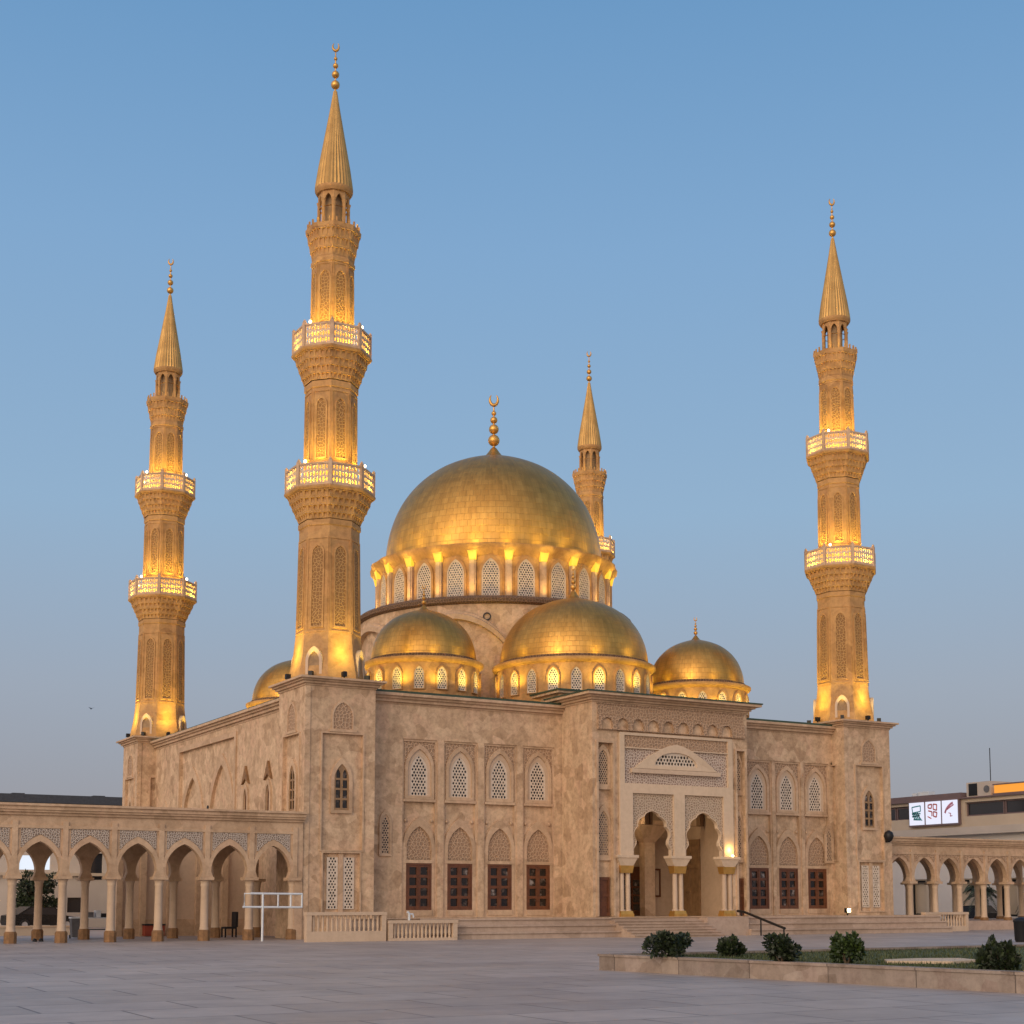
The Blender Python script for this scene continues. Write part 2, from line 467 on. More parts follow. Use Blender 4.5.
# bay pieces built once at bay centre 0
def bay_meshes():
    D = {}
    F = front(-.78 - .01)
    # moulded frame of the recess (double step)
    b = B(); b.plate(rect(-.97, .97, PZ + .02, 9.85), [rect(-.88, .88, PZ + .1, 9.74)], 0, .15, F)
    D['bay_frame'] = b.mesh('bay_frame', M['trim'])
    b = B()  # spandrel around the upper window, carved
    b.plate(rect(-.88, .88, 6.85, 9.74), [arch(0, 1.36, 6.98, 8.35, 9.42)], 0, .10, F)
    D['spandrel'] = b.mesh('spandrel', M['carved'])
    b = B(); b.plate(arch(0, 1.62, 6.86, 8.4, 9.62), [arch(0, 1.30, 7.0, 8.35, 9.38)], 0.0, .16, F)
    b.box(-.9, .9, -.98, -.79, 6.72, 6.85)
    b.box(-.14, .14, -.98, -.79, 9.45, 9.72) if False else None
    D['window_surround'] = b.mesh('window_surround', M['trim'])
    o = arch(0, .98, 7.02, 8.25, 9.1)
    b = B(); b.plate(arch(0, 1.30, 7.0, 8.35, 9.38), [arch(0, .96, 7.05, 8.25, 9.08)], 0, .07, F)
    D['window_frame'] = b.mesh('window_frame', M['cream'])
    b = B(); b.plate(o, lattice(o, .17, .042), .01, .05, F)
    D['lattice'] = b.mesh('lattice', M['lattice'])
    b = B(); b.plate(o, [], 0, .006, F, False); D['glass'] = b.mesh('glass', M['glass'])
    # lower blind arch with tympanum
    b = B(); b.plate(arch(0, 1.74, 3.82, 4.5, 5.95), [arch(0, 1.38, 3.82, 4.4, 5.5)], 0, .15, F)
    b.box(-.87, .87, -.94, -.79, 3.66, 3.82)
    for s in (-1, 1): b.box(s * .79 - .08, s * .79 + .08, -.92, -.79, PZ + .1, 3.66)
    for s in (-1, 1): b.lathe([(0.0, -.1), (.07, -.06), (.085, 0), (.06, .07), (0.0, .1)], 8, (s * .72, -.83, 5.78))
    D['arch_hood'] = b.mesh('arch_hood', M['trim'])
    b = B(); b.plate(arch(0, 1.38, 3.82, 4.4, 5.5), [], 0, .05, F, False)
    D['tympanum'] = b.mesh('tympanum', M['carved'])
    # door / tall timber window, 2 x 4 panes
    z0, z1 = 1.36, 3.62
    holes = []
    for c in (-.31, .31):
        for j in range(4): holes.append(rect(c - .2, c + .2, z0 + .16 + j * .52, z0 + .16 + j * .52 + .38))
    b = B(); b.plate(rect(-.69, .69, z0, z1), holes, .02, .10, F)
    b.plate(rect(-.71, .71, z0 - .03, z1 + .03), [rect(-.62, .62, z0 + .06, z1 - .06)], 0, .13, F)
    b.box(-.03, .03, -.91, -.8, z0 + .06, z1 - .06)
    D['leaf'] = b.mesh('leaf', M['wood'])
    b = B(); b.plate(rect(-.66, .66, z0 + .03, z1 - .03), [], 0, .03, F, False); D['pane'] = b.mesh('pane', M['pane'])
    b = B(); b.box(-.72, .72, -.97, -.79, PZ + .1, 1.33); D['sill'] = b.mesh('sill', M['trim'])
    return D
BM = bay_meshes()
for c in BL + BR:
    wl = wall_l if c < 15 else wall_r
    W = T(c, 0, 0)
    for k in ('bay_frame', 'spandrel', 'arch_hood', 'tympanum', 'sill'): mk(k, BM[k], None, wl, W)
    win = mk('window', BM['lattice'], None, mosque, W)
    mk('window_surround', BM['window_surround'], None, win, W); mk('window_frame', BM['window_frame'], None, win, W); mk('glass', BM['glass'], None, win, W)
    dr = mk('door', BM['leaf'], None, mosque, W); mk('pane', BM['pane'], None, dr, W)
# cornices of the wings
def cornice(b, u0, u1, v, z, sgn=-1, prof=((0, .1), (.14, .16), (.26, .12), (.40, .14))):
    zz = z
    for d, h in prof:
        b.box(u0, u1, v + sgn * d, v + .35, zz, zz + h); zz += h
    return zz
for (u0, u1) in ((1.72, 13.0), (22.96, 31.98)):
    b = B(); zt = cornice(b, u0, u1, -1.0 - .03, 11.3 + .25); mk('cornice', b, 'trim', wall_l if u0 < 15 else wall_r)
    b = B(); b.box(u0, u1, -1.30, -.4, zt, zt + .13); mk('roof_edge', b, 'green', wall_l if u0 < 15 else wall_r)
# narrow pierced slot beside the corner towers
def slot_mesh():
    o = arch(0, .42, 4.1, 5.6, 6.05)
    a = B(); a.plate(o, lattice(o, .13, .035), .02, .05, front(-1.0))
    f = B(); f.plate(arch(0, .68, 3.98, 5.62, 6.28), [o], 0.002, .09, front(-1.0))
    g_ = B(); g_.plate(o, [], 0.003, .012, front(-1.0), False)
    return a.mesh('lattice', M['lattice_tan']), f.mesh('window_surround', M['trim']), g_.mesh('glass', M['glass'])
SL = slot_mesh()
for u in (2.72, 31.42):
    o = mk('window', SL[0], None, mosque, T(u, 0, 0)); mk('window_surround', SL[1], None, o, T(u, 0, 0)); mk('glass', SL[2], None, o, T(u, 0, 0))

# ---- flank wall (faces -u)
b = B()
flank_outer = rect(1.45, 27.7, 0, 11.75)
A2, A3 = arch(13.9, 4.2, .6, 6.0, 9.55), arch(19.3, 3.8, .6, 6.0, 9.2)
panel = rect(11.35, 21.6, .4, 10.9)
b.plate(flank_outer, [panel, arch(24.6, 1.8, .6, 5.4, 7.6)] + [arch(v, .5, 6.1, 7.3, 7.85) for v in (9.35, 5.85)], 0, .3, left(-.5))
b.box(-.2, .1, 1.45, 27.7, 0, 11.75)
b.plate(panel, [A2, A3], 0, .16, left(-.5))
b.box(-.5, -.2, 1.45, 27.7, 0, .3)
fl = mk('flank_wall', b, 'stone', mosque)
b = B()
for A_, c, w, zs, za in ((A2, 13.9, 4.2, 6.0, 9.55), (A3, 19.3, 3.8, 6.0, 9.2)):
    b.plate(arch(c, w + .6, .6, zs + .05, za + .65), [A_], .161, .25, left(-.5))
b.plate(rect(11.05, 21.9, .4, 11.2), [panel], .30, .38, left(-.5))
b.plate(arch(24.6, 2.3, .6, 5.4, 8.1), [arch(24.6, 1.8, .6, 5.4, 7.6)], .30, .38, left(-.5))
mk('blind_arch', b, 'trim', fl)
b = B(); b.box(-.56, -.51, 11.4, 21.55, .45, 10.85); b.box(-.56, -.51, 23.5, 25.7, .35, 7.8); mk('recess_lining', b, 'stone', fl)
b = B(); zz = 11.55
for d, h in ((0.03, .12), (.16, .16), (.28, .12), (.42, .14)):
    b.box(-.8 - d, -.4, 1.55, 27.05, zz, zz + h); zz += h
mk('cornice', b, 'trim', fl)
b = B(); b.box(-1.15, -.35, 1.55, 27.05, zz, zz + .06); mk('roof_edge', b, 'green', fl)
for v in (9.35, 5.85):   # slit windows with triangular hoods
    o = mk('window', B().plate(arch(0, .5, 6.1, 7.3, 7.85), [arch(0, .4, 6.2, 7.25, 7.72)], 0, .05, left(-.73)), 'wood', mosque, T(0, v, 0))
    mk('glass', B().plate(arch(0, .5, 6.1, 7.3, 7.85), [], 0, .01, left(-.73), False), 'glass', o, T(0, v, 0))
    mk('window_surround', B().plate(arch(0, .9, 5.9, 7.35, 8.15), [arch(0, .52, 6.1, 7.3, 7.87)], 0.0, .1, left(-.8)), 'trim', o, T(0, v, 0))
    mk('hood', B().plate([(-.55, 8.1), (0, 8.4), (.55, 8.1), (0, 9.1)], [], 0, .13, left(-.8)), 'brown', o, T(0, v, 0))
mk('vent', B().lathe([(.13, 0), (.13, .2)], 12, (0, 0, 0), cap=True), 'black', mosque, Matrix.Translation((-.6, 16.1, 7.2)) @ Matrix.Rotation(-pi / 2, 4, 'Y'), smooth=True)

# ---- portal block
PV = -4.0
b = B()
slots = [arch(13.72, .8, 7.6, 8.9, 9.5), arch(22.45, .8, 7.6, 8.9, 9.5)] if False else []
opening = rect(14.55, 21.9, PZ, 10.5)
niche = [rect(13.28, 14.18, 1.0, 9.9), rect(22.25, 22.8, 1.0, 9.9)]
b.plate(rect(12.95, 23.0, 0, 12.0), [opening] + niche, 0, .5, front(PV + .5))
b.plate(rect(13.0, 14.54, .96, 10.2), [], -.02, .0, front(PV + .32)) ; b.plate(rect(21.92, 22.95, .96, 10.2), [], -.02, 0, front(PV + .32))
b.box(12.95, 13.35, PV + .5, -1.02, 0, 12.0); b.box(22.6, 23.0, PV + .5, -1.02, 0, 12.0)
b.box(13.36, 22.59, PV + .51, 4.0, 11.55, 11.98)
portal = mk('portal', b, 'stone', mosque)
# upper block behind the portal, carrying the roof step
b = B(); b.box(13.3, 22.7, -.4, 3.2, 11.55, 12.9); b.box(13.0, 23.0, -.6, 3.4, 12.9, 13.02)
mk('attic', b, 'stone', portal)
b = B(); b.box(12.95, 23.05, -.66, 3.45, 13.02, 13.12); mk('roof_edge', b, 'green', portal)
# portal cornice wraps three sides
b = B(); z = 12.0
for d, h in ((.06, .10), (.2, .12), (.36, .10), (.6, .13)):
    b.box(12.95 - d, 23.0 + d, PV - d, -.2, z, z + h); z += h
mk('cornice', b, 'trim', portal)
b = B(); b.box(12.95 - .65, 23.65, PV - .65, -.2, z, z + .07); mk('roof_edge', b, 'green', portal)
# muqarnas frieze and carved bands
b = B()
FP = front(PV)
b.plate(rect(13.25, 22.75, 11.35, 11.9), [], .002, .05, FP, False); mk('carved_band', b, 'carved', portal)
b = B()
holes = [arch(13.78 + i * .968, .7, 10.62, 10.85, 11.22) for i in range(9)]
b.plate(rect(13.25, 22.75, 10.58, 11.33), holes, .002, .16, FP); b.box(13.2, 22.8, PV - .1, PV - .003, 11.9, 11.97)
mk('niche_frieze', b, 'carved', portal)
# side strips: moulded edge and pierced windows
for (x0, x1) in ((13.28, 14.18), (22.25, 22.8)):
    c = (x0 + x1) / 2; w = (x1 - x0)
    b = B(); b.plate(rect(x0 - .12, x1 + .12, 1.0, 10.02), [rect(x0, x1, 1.0, 9.9)], .001, .07, FP); mk('moulding', b, 'trim', portal)
    ww = min(.62, w * .82)
    for (z0, zs, za) in ((7.75, 9.0, 9.55), (4.1, 5.75, 6.4)):
        o_ = arch(c, ww, z0, zs, za)
        F2 = front(PV + .3)
        o = mk('window', B().plate(o_, lattice(o_, .13, .04), .015, .05, F2), 'lattice_tan', mosque)
        mk('glass', B().plate(o_, [], .0, .012, F2, False), 'glass', o)
        mk('window_surround', B().plate(arch(c, w - .02, z0 - .25, zs, za + .3), [o_], 0, .12, F2), 'trim', o)
    o = mk('door', B().plate(rect(c - ww / 2 - .05, c + ww / 2 + .05, 1.0, 3.0), [rect(c - ww / 2 + .06, c + ww / 2 - .06, 2.15, 2.85), rect(c - ww / 2 + .06, c + ww / 2 - .06, 1.2, 2.0)], .02, .09, front(PV + .3)), 'wood', mosque)
    mk('pane', B().plate(rect(c - ww / 2, c + ww / 2, 1.05, 2.95), [], .0, .04, front(PV + .3), False), 'wood', o)
# white frame with two openings
BE = [(14.56, 15.36), (17.98, 18.68), (21.26, 21.9)]
b = B()
b.plate([(14.56, 3.6), (14.56, 10.5), (21.9, 10.5), (21.9, 3.6), (21.26, 3.6), (21.26, 7.36), (18.68, 7.36), (18.68, 3.6), (17.98, 3.6), (17.98, 7.36), (15.36, 7.36), (15.36, 3.6)], [rect(14.86, 21.6, 7.86, 10.36)], -.25, .12, FP)
frame = mk('portal_frame', b, 'white', mosque)
# arch screens (lobed)
for c, (x0, x1) in ((16.62, (15.36, 17.98)), (19.96, (18.68, 21.26))):
    b = B(); b.plate(rect(x0 + .003, x1 - .003, 4.12, 7.357), [lobed(c, 2.28, 4.12, 5.1, 6.45)], -.15, .03, FP) if False else None
    lb = lobed(c, 2.5, 4.13, 5.0, 6.5)
    out = [(x0 + .003, 4.13), (lb[0][0], 4.13)] + [(p[0], p[1]) for p in []]
    # outline as one loop: outer rectangle open at the foot, following the lobed edge
    loop = [(x0 + .003, 4.13), (x0 + .003, 7.357), (x1 - .003, 7.357), (x1 - .003, 4.13)] + lb[1:] + [lb[0]]
    b.plate(loop, [], -.16, .0, FP)
    mk('arch_screen', b, 'lace_fine', frame)
    b = B(); e = [(c + (p[0] - c) * 1.0, p[1]) for p in lb]
    lo2 = [lb[0]] + list(reversed(lb[1:]))     # rim along the edge
    rim_in = [(c + (p[0] - c) * .965, p[1] - .03) for p in lb]
    loop = lb[1:] + [lb[0]] + [rim_in[0]] + list(reversed(rim_in[1:]))
    b.plate(loop, [], -.2, .05, FP); mk('arch_rim', b, 'white', frame)
# capital blocks and columns
for (x0, x1) in BE:
    c = (x0 + x1) / 2; w = x1 - x0
    b = B()
    b.hexa([(c - .4, PV - .12, 3.62), (c + .4, PV - .12, 3.62), (c + .4, PV + .45, 3.62), (c - .4, PV + .45, 3.62),
            (c - .62, PV - .2, 4.0), (c + .62, PV - .2, 4.0), (c + .62, PV + .45, 4.0), (c - .62, PV + .45, 4.0)])
    b.box(c - .66, c + .66, PV - .24, PV + .45, 4.0, 4.14)
    mk('impost', b, 'white', frame)
    for k in ((c - .19, PV + .12), (c + .19, PV + .12)):
        b = B(); b.lathe([(.18, 0), (.18, .06), (.135, .1), (.135, 1.0), (.125, 1.95), (.17, 2.0)], 14, (k[0], k[1], PZ + .3)); mk('column', b, 'cream', frame, smooth=True)
    b = B(); b.box(c - .42, c + .42, PV - .12, PV + .38, PZ, PZ + .16); b.hexa([(c - .40, PV - .10, PZ + .16), (c + .40, PV - .10, PZ + .16), (c + .40, PV + .36, PZ + .16), (c - .40, PV + .36, PZ + .16), (c - .36, PV - .08, PZ + .32), (c + .36, PV - .08, PZ + .32), (c + .36, PV + .34, PZ + .32), (c - .36, PV + .34, PZ + .32)])
    b.hexa([(c - .36, PV - .08, 3.22), (c + .36, PV - .08, 3.22), (c + .36, PV + .34, 3.22), (c - .36, PV + .34, 3.22), (c - .42, PV - .13, 3.6), (c + .42, PV - .13, 3.6), (c + .42, PV + .4, 3.6), (c - .42, PV + .4, 3.6)])
    mk('gilt_collar', b, 'brass', frame)
# upper panel: inlaid bands, pediment and pierced lunette
b = B(); b.plate(rect(14.86, 21.6, 7.86, 10.36), [], -.12, -.02, FP); mk('inlaid_panel', b, 'lace_pink', frame)
b = B(); b.plate(rect(14.86, 21.6, 9.72, 10.36), [], -.02, .04, FP); mk('carved_band', b, 'carved', frame)
pedo = [(15.5, 8.66)] + [(20.85, 8.66)] + [(18.17 + x, z) for x, z in ((2.3, 8.95), (1.7, 9.35), (1.0, 9.72), (.45, 9.93), (0, 10.02), (-.45, 9.93), (-1.0, 9.72), (-1.7, 9.35), (-2.3, 8.95))]
lun = [(16.78, 8.86), (19.52, 8.86)] + [(18.15 + 1.37 * cos(a), 8.86 + .72 * sin(a)) for a in [pi * i / 14 for i in range(1, 14)]]
b = B(); b.plate(pedo, [lun], -.02, .12, FP); ped = mk('pediment', b, 'white', frame)
b = B(); b.box(15.3, 21.05, PV - .16, PV + .05, 8.42, 8.64); mk('shelf', b, 'cream', frame)
b = B(); b.plate(lun, lattice(lun, .2, .045), -.015, .03, FP); mk('lattice', b, 'lattice', frame)
b = B(); b.plate(lun, [], -.02, -.01, FP, False); mk('glass', b, 'dark', frame)
b = B(); b.plate(rect(14.86, 21.6, 9.68, 9.74), [], -.02, .09, FP) ; mk('fillet', b, 'white', frame)
# porch interior
b = B()
b.box(14.1, 14.5, PV + .5, 1.5, PZ, 8.3); b.box(21.95, 22.35, PV + .5, 1.5, PZ, 8.3)
b.box(14.1, 22.35, 1.5, 1.9, PZ, 8.3); b.box(14.1, 22.35, PV - .05, 1.9, PZ - .2, PZ + .008)
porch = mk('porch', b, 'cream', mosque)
b = B()    # freestanding pier with a flaring head, and ceiling arches
for x, y in ((19.35, .4),):
    b.box(x - .35, x + .35, y - .3, y + .2, PZ + .01, 5.0)
    b.hexa([(x - .35, y - .3, 5.0), (x + .35, y - .3, 5.0), (x + .35, y + .2, 5.0), (x - .35, y + .2, 5.0), (x - 1.2, y - .9, 6.2), (x + 1.2, y - .9, 6.2), (x + 1.2, y + 1.09, 6.2), (x - 1.2, y + 1.09, 6.2)])
mk('pier', b, 'trim', porch)
b = B(); b.box(14.1, 22.35, PV + .52, 1.9, 8.3, 8.6)
for c in (16.3, 20.0):   # groined ribs under the ceiling
    b.plate(rect(c - 1.75, c + 1.85, 5.9, 8.29), [arch(c, 3.2, 5.9001, 6.3, 8.0)], 0, .35, front(-1.2)); b.plate(rect(c - 1.75, c + 1.85, 5.9, 8.29), [arch(c, 2.9, 5.9001, 6.2, 7.7)], 0, .35, front(.6))
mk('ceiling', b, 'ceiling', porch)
def inner_door(x0, x1, z1, mat):
    c = (x0 + x1) / 2
    n = 4
    holes = [rect(x0 + .12, c - .05, 1.25 + j * .45, 1.6 + j * .45) for j in range(n)] + [rect(c + .05, x1 - .12, 1.25 + j * .45, 1.6 + j * .45) for j in range(n)]
    o = mk('door', B().plate(rect(x0, x1, PZ + .01, z1), holes, .02, .12, front(1.49)), mat, mosque)
    mk('pane', B().plate(rect(x0 + .02, x1 - .02, PZ + .03, z1 - .02), [], 0, .04, front(1.49), False), 'pane', o)
inner_door(14.9, 16.6, 3.5, 'wood'); inner_door(18.3, 19.75, 3.7, 'wood')
inner_door(17.0 + 1.6, 17.0 + 1.62, 1.2, 'wood') if False else None
o = mk('window', B().plate(rect(20.55, 21.0, 2.0, 3.6), [rect(20.63, 20.92, 2.1, 3.5)], 0.0, .1, front(1.49)), 'wood', mosque)
mk('glass', B().plate(rect(20.6, 20.95, 2.05, 3.55), [], 0, .03, front(1.49), False), 'cream', o)
b = B(); b.plate(rect(-1.1, .7, PZ + .01, 5.2), [rect(-1.0 + .85 * i, -.25 + .85 * i, 1.2 + 1.3 * j, 2.3 + 1.3 * j) for i in (0, 1) for j in (0, 1, 2)], 0.03, .1, left(21.94)); b.plate(rect(-1.1, .7, PZ + .01, 5.2), [], 0, .04, left(21.94)); mk('door', b, 'wood_tan', mosque)
lamp('porch_lamp', porch, (17.2, -1.0, 6.0), 60, (1., .74, .45), .3)
lamp('porch_lamp', porch, (19.9, -1.6, 7.4), 35, (1., .74, .45), .3)
# uplight standing on the right impost
b = B(); b.lathe([(.05, 0), (.06, .06), (.06, .09)], 10, (21.78, PV - .17, 4.141), cap=True)
up = mk('uplight', b, 'bulb', frame)
lamp('uplight_lamp', up, (21.58, PV - .3, 4.5), 16, (1., .66, .2), .05)

# ---- domes
LC = (1., .72, .11)
def dome_profile(Rr, H, z0, neck):
    pts = [(1.0, 0), (1.0, .06), (.985, .19), (.955, .32), (.905, .45), (.84, .565), (.755, .67), (.65, .765), (.53, .845), (.40, .905), (.27, .95), (.16, .98), (.09, 1.005)]
    P = [(Rr * r, z0 + H * z) for r, z in pts]
    # smooth by subdividing with catmull-rom
    out = []
    for i in range(len(P) - 1):
        p0 = P[max(i - 1, 0)]; p1 = P[i]; p2 = P[i + 1]; p3 = P[min(i + 2, len(P) - 1)]
        for k in range(4):
            t = k / 4
            out.append(tuple(.5 * (2 * p1[q] + (p2[q] - p0[q]) * t + (2 * p0[q] - 5 * p1[q] + 4 * p2[q] - p3[q]) * t * t + (3 * p1[q] - p0[q] - 3 * p2[q] + p3[q]) * t ** 3) for q in (0, 1)))
    out.append(P[-1])
    zt = z0 + H * 1.005
    out += [(Rr * .055, zt + neck * .4), (Rr * .03, zt + neck * .75), (.0, zt + neck)]
    return out
def finial(b, x, y, z, s, crescent=True, gap=.12):
    """stack of diminishing gilded balls on a spike; s = size of the largest ball"""
    prof = [(.16 * s, -.3 * s), (.12 * s, .3 * s)]
    zc = .3 * s
    for r in (1.0, .85, .62, .42):
        rr = r * s * .62; zc += rr * .9
        for k in range(1, 8):
            a = pi * k / 8 - pi / 2; prof.append((max(.08 * s, rr * cos(a)), zc + rr * sin(a)))
        zc += rr; prof.append((.09 * s, zc)); zc += gap * s; prof.append((.09 * s, zc))
    prof += [(.05 * s, zc + .35 * s), (0.001, zc + .56 * s)]
    b.lathe(prof, 14, (x, y, z))
    if crescent:
        pts = [];rc = .62 * s; zc2 = zc + .5 * s + rc
        for i in range(15):
            a = -pi / 2 + (i - 7) / 7 * R(140)
            pts.append((x + rc * cos(a) * .62, y - rc * cos(a) * .3, z + zc2 + rc * sin(a)))
        n = len(pts)
        for i in range(n - 1):
            w0 = .04 * s + .15 * s * sin(pi * i / (n - 1)); w1 = .04 * s + .15 * s * sin(pi * (i + 1) / (n - 1))
            b.tube([pts[i], pts[i + 1]], w0, 6, w1)
def ring_frame(cx, cy, Rr, ang):
    """local (a, b, d): a along tangent, d outward; returned as a world matrix for meshes built with front(0)"""
    # front(0): x = a, y = -d, z = b  -> outward is -y ; rotate so that -y points to ang
    return Matrix.Translation((cx + Rr * cos(ang), cy + Rr * sin(ang), 0)) @ Matrix.Rotation(ang + pi / 2, 4, 'Z')

def make_dome(label, cx, cy, Rd, Hd, zb, rim, Rdrum, zdrum, nwin, win, mat, neck, fin, strip_up, under, box=None, scallop=False, matd='shaft'):
    zr = zb
    d = B(); d.lathe(dome_profile(Rd, Hd, zb, neck), 128, (cx, cy, 0), a0=R(-120), ku=Rd)
    dome = mk('dome', d, mat, mosque, smooth=50); dome['label'] = label
    b = B(); finial(b, cx, cy, zb + Hd * 1.005 + neck * .8, fin); mk('finial', b, 'brass', dome, smooth=60)
    mk('foot_band', B().lathe([(Rd - .05, zb + .0), (Rd + .07, zb + .005), (Rd + .08, zb + .16), (Rd - .02, zb + .2)], 96, (cx, cy, 0)), 'ledge', dome, smooth=40)
    # drum with real window openings approximated by a 4-sided segment per window
    b = B(); b.lathe([(Rdrum, zdrum), (Rdrum, zb - .28)], 96, (cx, cy, 0)); mk('drum', b, matd, dome, smooth=50)
    b = B()
    b.lathe([(Rdrum - .05, zb - .34), (Rdrum + (rim - Rdrum) * .5, zb - .27), (rim - .04, zb - .2), (rim, zb - .14), (rim, zb - .03), (rim - .05, zb), (Rd - .3, zb + .02)], 96, (cx, cy, 0))
    if not scallop: mk('rim', b, 'shaft', dome, smooth=40)
    w, z0, zs, za, cell = win
    o_ = arch(0, w, z0, zs, za)
    sur = B().plate(arch(0, w * 1.28, z0 - w * .06, zs, za + w * .16), [o_], .0, .12, front(0)).mesh('window_surround', M[matd])
    fr = B().plate(o_, [arch(0, w * .86, z0 + w * .06, zs, za - w * .09)], .0, .09, front(0)).mesh('window_frame', M['lattice'])
    la = B().plate(o_, lattice(o_, cell, cell * .26), .03, .06, front(0)).mesh('lattice', M['lattice'])
    gl = B().plate(o_, [], .0, .025, front(0), False).mesh('glass', M['glass'])
    pil = B(); 
    if box:
        pil.box(-.2, .2, -.16, .05, zdrum, zb - 1.0); pil.box(-.12, .12, -.22, -.16, zdrum, zb - 1.0)
    pilm = pil.mesh('pilaster', M['trim']) if box else None
    bxm = B()
    if box: bxm.hexa([(-.2, -.24, zb - .98), (.2, -.24, zb - .98), (.2, .05, zb - .98), (-.2, .05, zb - .98), (-.29, -.36, zb - .45), (.29, -.36, zb - .45), (.29, .05, zb - .45), (-.29, .05, zb - .45)])
    bxmesh = bxm.mesh('lamp_box', M['lampbox']) if box else None
    off = -2.10
    for k in range(nwin):
        a = off + 2 * pi * k / nwin
        W = ring_frame(cx, cy, Rdrum - .02, a)
        o = mk('lattice', la, None, dome, W)
        mk('window_surround', sur, None, dome, W); mk('glass', gl, None, dome, W); mk('window_frame', fr, None, dome, W)
        if box:
            W2 = ring_frame(cx, cy, Rdrum, a + pi / nwin)
            mk('pilaster', pilm, None, dome, W2); mk('lamp_box', bxmesh, None, dome, W2)
    # small lamps on the roof below the drum and on the ledge, grazing dome, rim and drum
    nl = 22 if box else 12
    for k in range(nl):
        a = off + 2 * pi * (k + .5) / nl
        if strip_up: lamp('ledge_lamp', dome, (cx + (rim + .16) * cos(a), cy + (rim + .16) * sin(a), zb + .25), strip_up, LC, .2, 130, (cx + Rd * .8 * cos(a), cy + Rd * .8 * sin(a), zb + Hd * .5), 1.)
        if box: lamp('drum_lamp', dome, (cx + 8.35 * cos(a), cy + 8.35 * sin(a), zdrum + .3), 75, (1., .62, .13), .1, 120, (cx + 7.3 * cos(a), cy + 7.3 * sin(a), zb - 1.2), 1.)
        if under: lamp('drum_lamp', dome, (cx + (rim + .42) * cos(a), cy + (rim + .42) * sin(a), zb - (.95 if box else 1.5)), under, LC, .08, 140, (cx + (Rdrum - .3) * cos(a), cy + (Rdrum - .3) * sin(a), zb - .1), 1.)
    return dome
main = make_dome('great gilded central dome over a ring of arched lattice windows', 17.45, 14.6, 7.0, 7.55, 23.0, 7.9, 7.43, 19.55, 22,
                 (1.08, 19.82, 21.2, 22.12, .155), 'gold', .75, .62, 190, 42, box=True, scallop=True)
# scalloped lip between the lamp boxes
b = B()
n = 22 * 12; prof = []
base = len(b.v)
for j, (rr, zz) in enumerate(((7.40, 22.30), (7.62, 22.6), (7.86, 22.84), (7.9, 22.94), (6.8, 23.0))):
    for i in range(n):
        a = -2.10 + 2 * pi * i / n
        s_ = abs(sin(11 * (a + 2.10)))            # 0 at windows' centre, 1 between them
        dz = -.16 * (s_ ** 2) if j < 3 else 0
        r2 = rr + (.10 * s_ ** 2 if j in (1, 2, 3) else 0)
        b.v.append((17.45 + r2 * cos(a), 14.6 + r2 * sin(a), zz + dz))
for j in range(4):
    for i in range(n):
        b.face((j * n + i, j * n + (i + 1) % n, (j + 1) * n + (i + 1) % n, (j + 1) * n + i))
mk('scalloped_lip', b, 'shaft', main, smooth=60, recalc=True)
SMALLW = (.52, 12.98, 13.75, 14.18, .13)
for lab, (cx, cy) in (('small gilded dome just right of the tallest-looking minaret', (7.72, 5.0)), ('small gilded dome at the right end of the roof', (26.4, 5.0)),
                      ('small gilded dome half hidden behind the front minaret', (7.75, 24.2)), ('small gilded dome on the far roof corner', (26.3, 24.2))):
    make_dome(lab, cx, cy, 2.92, 3.05, 14.75, 3.32, 3.08, 11.5, 16, SMALLW, 'gold_small', .32, .2, 42, 72)
make_dome('middle-sized gilded dome behind the portal', 17.0, 4.2, 4.3, 4.1, 15.15, 4.72, 4.45, 11.5, 22, (.58, 13.2, 14.05, 14.55, .135), 'gold_small', .55, .27, 75, 95)
# base of the main drum: cylinder with ledge and eight blind arches
b = B(); b.lathe([(8.6, 11.4), (8.6, 19.2), (8.72, 19.22), (8.72, 19.3)], 96, (17.45, 14.6, 0)); b.lathe([(8.7, 19.3), (7.2, 19.66)], 96, (17.45, 14.6, 0))
drum_base = mk('drum_base', b, 'stone', mosque, smooth=40)
b = B(); b.lathe([(8.62, 19.12), (8.86, 19.22), (8.9, 19.42), (8.7, 19.6), (7.4, 19.7)], 96, (17.45, 14.6, 0)); mk('ledge', b, 'ledge', drum_base, smooth=40)
b = B()
for k in range(8):
    ac = -pi / 2 + k * pi / 4
    half = pi / 8; rows = []
    for i in range(25):
        t = -1 + 2 * i / 24
        z = 16.35 + 2.15 * (1 - abs(t) ** 1.9) ** .75 if abs(t) < 1 else 16.35
        rows.append((ac + t * half, z))
    base = len(b.v)
    sec = ((8.55, -.32), (8.92, -.28), (8.95, .02), (8.80, .10), (8.80, .22), (8.55, .3))
    for a, z in rows:
        for rr, dz in sec: b.v.append((17.45 + rr * cos(a), 14.6 + rr * sin(a), z + dz))
    m = len(sec)
    for i in range(24):
        for j in range(m - 1):
            b.face((base + i * m + j, base + (i + 1) * m + j, base + (i + 1) * m + j + 1, base + i * m + j + 1))
mk('blind_arch', b, 'trim', drum_base, smooth=40)
a = R(-121.5); W = Matrix.Translation((17.45 + 8.55 * cos(a), 14.6 + 8.55 * sin(a), 18.35)) @ Matrix.Rotation(a, 4, 'Z') @ Matrix.Rotation(pi / 2, 4, 'Y')
mk('vent', B().lathe([(.24, 0), (.24, .13), (.17, .13), (.17, .03), (0, .03)], 16), 'black', mosque, W, smooth=40)

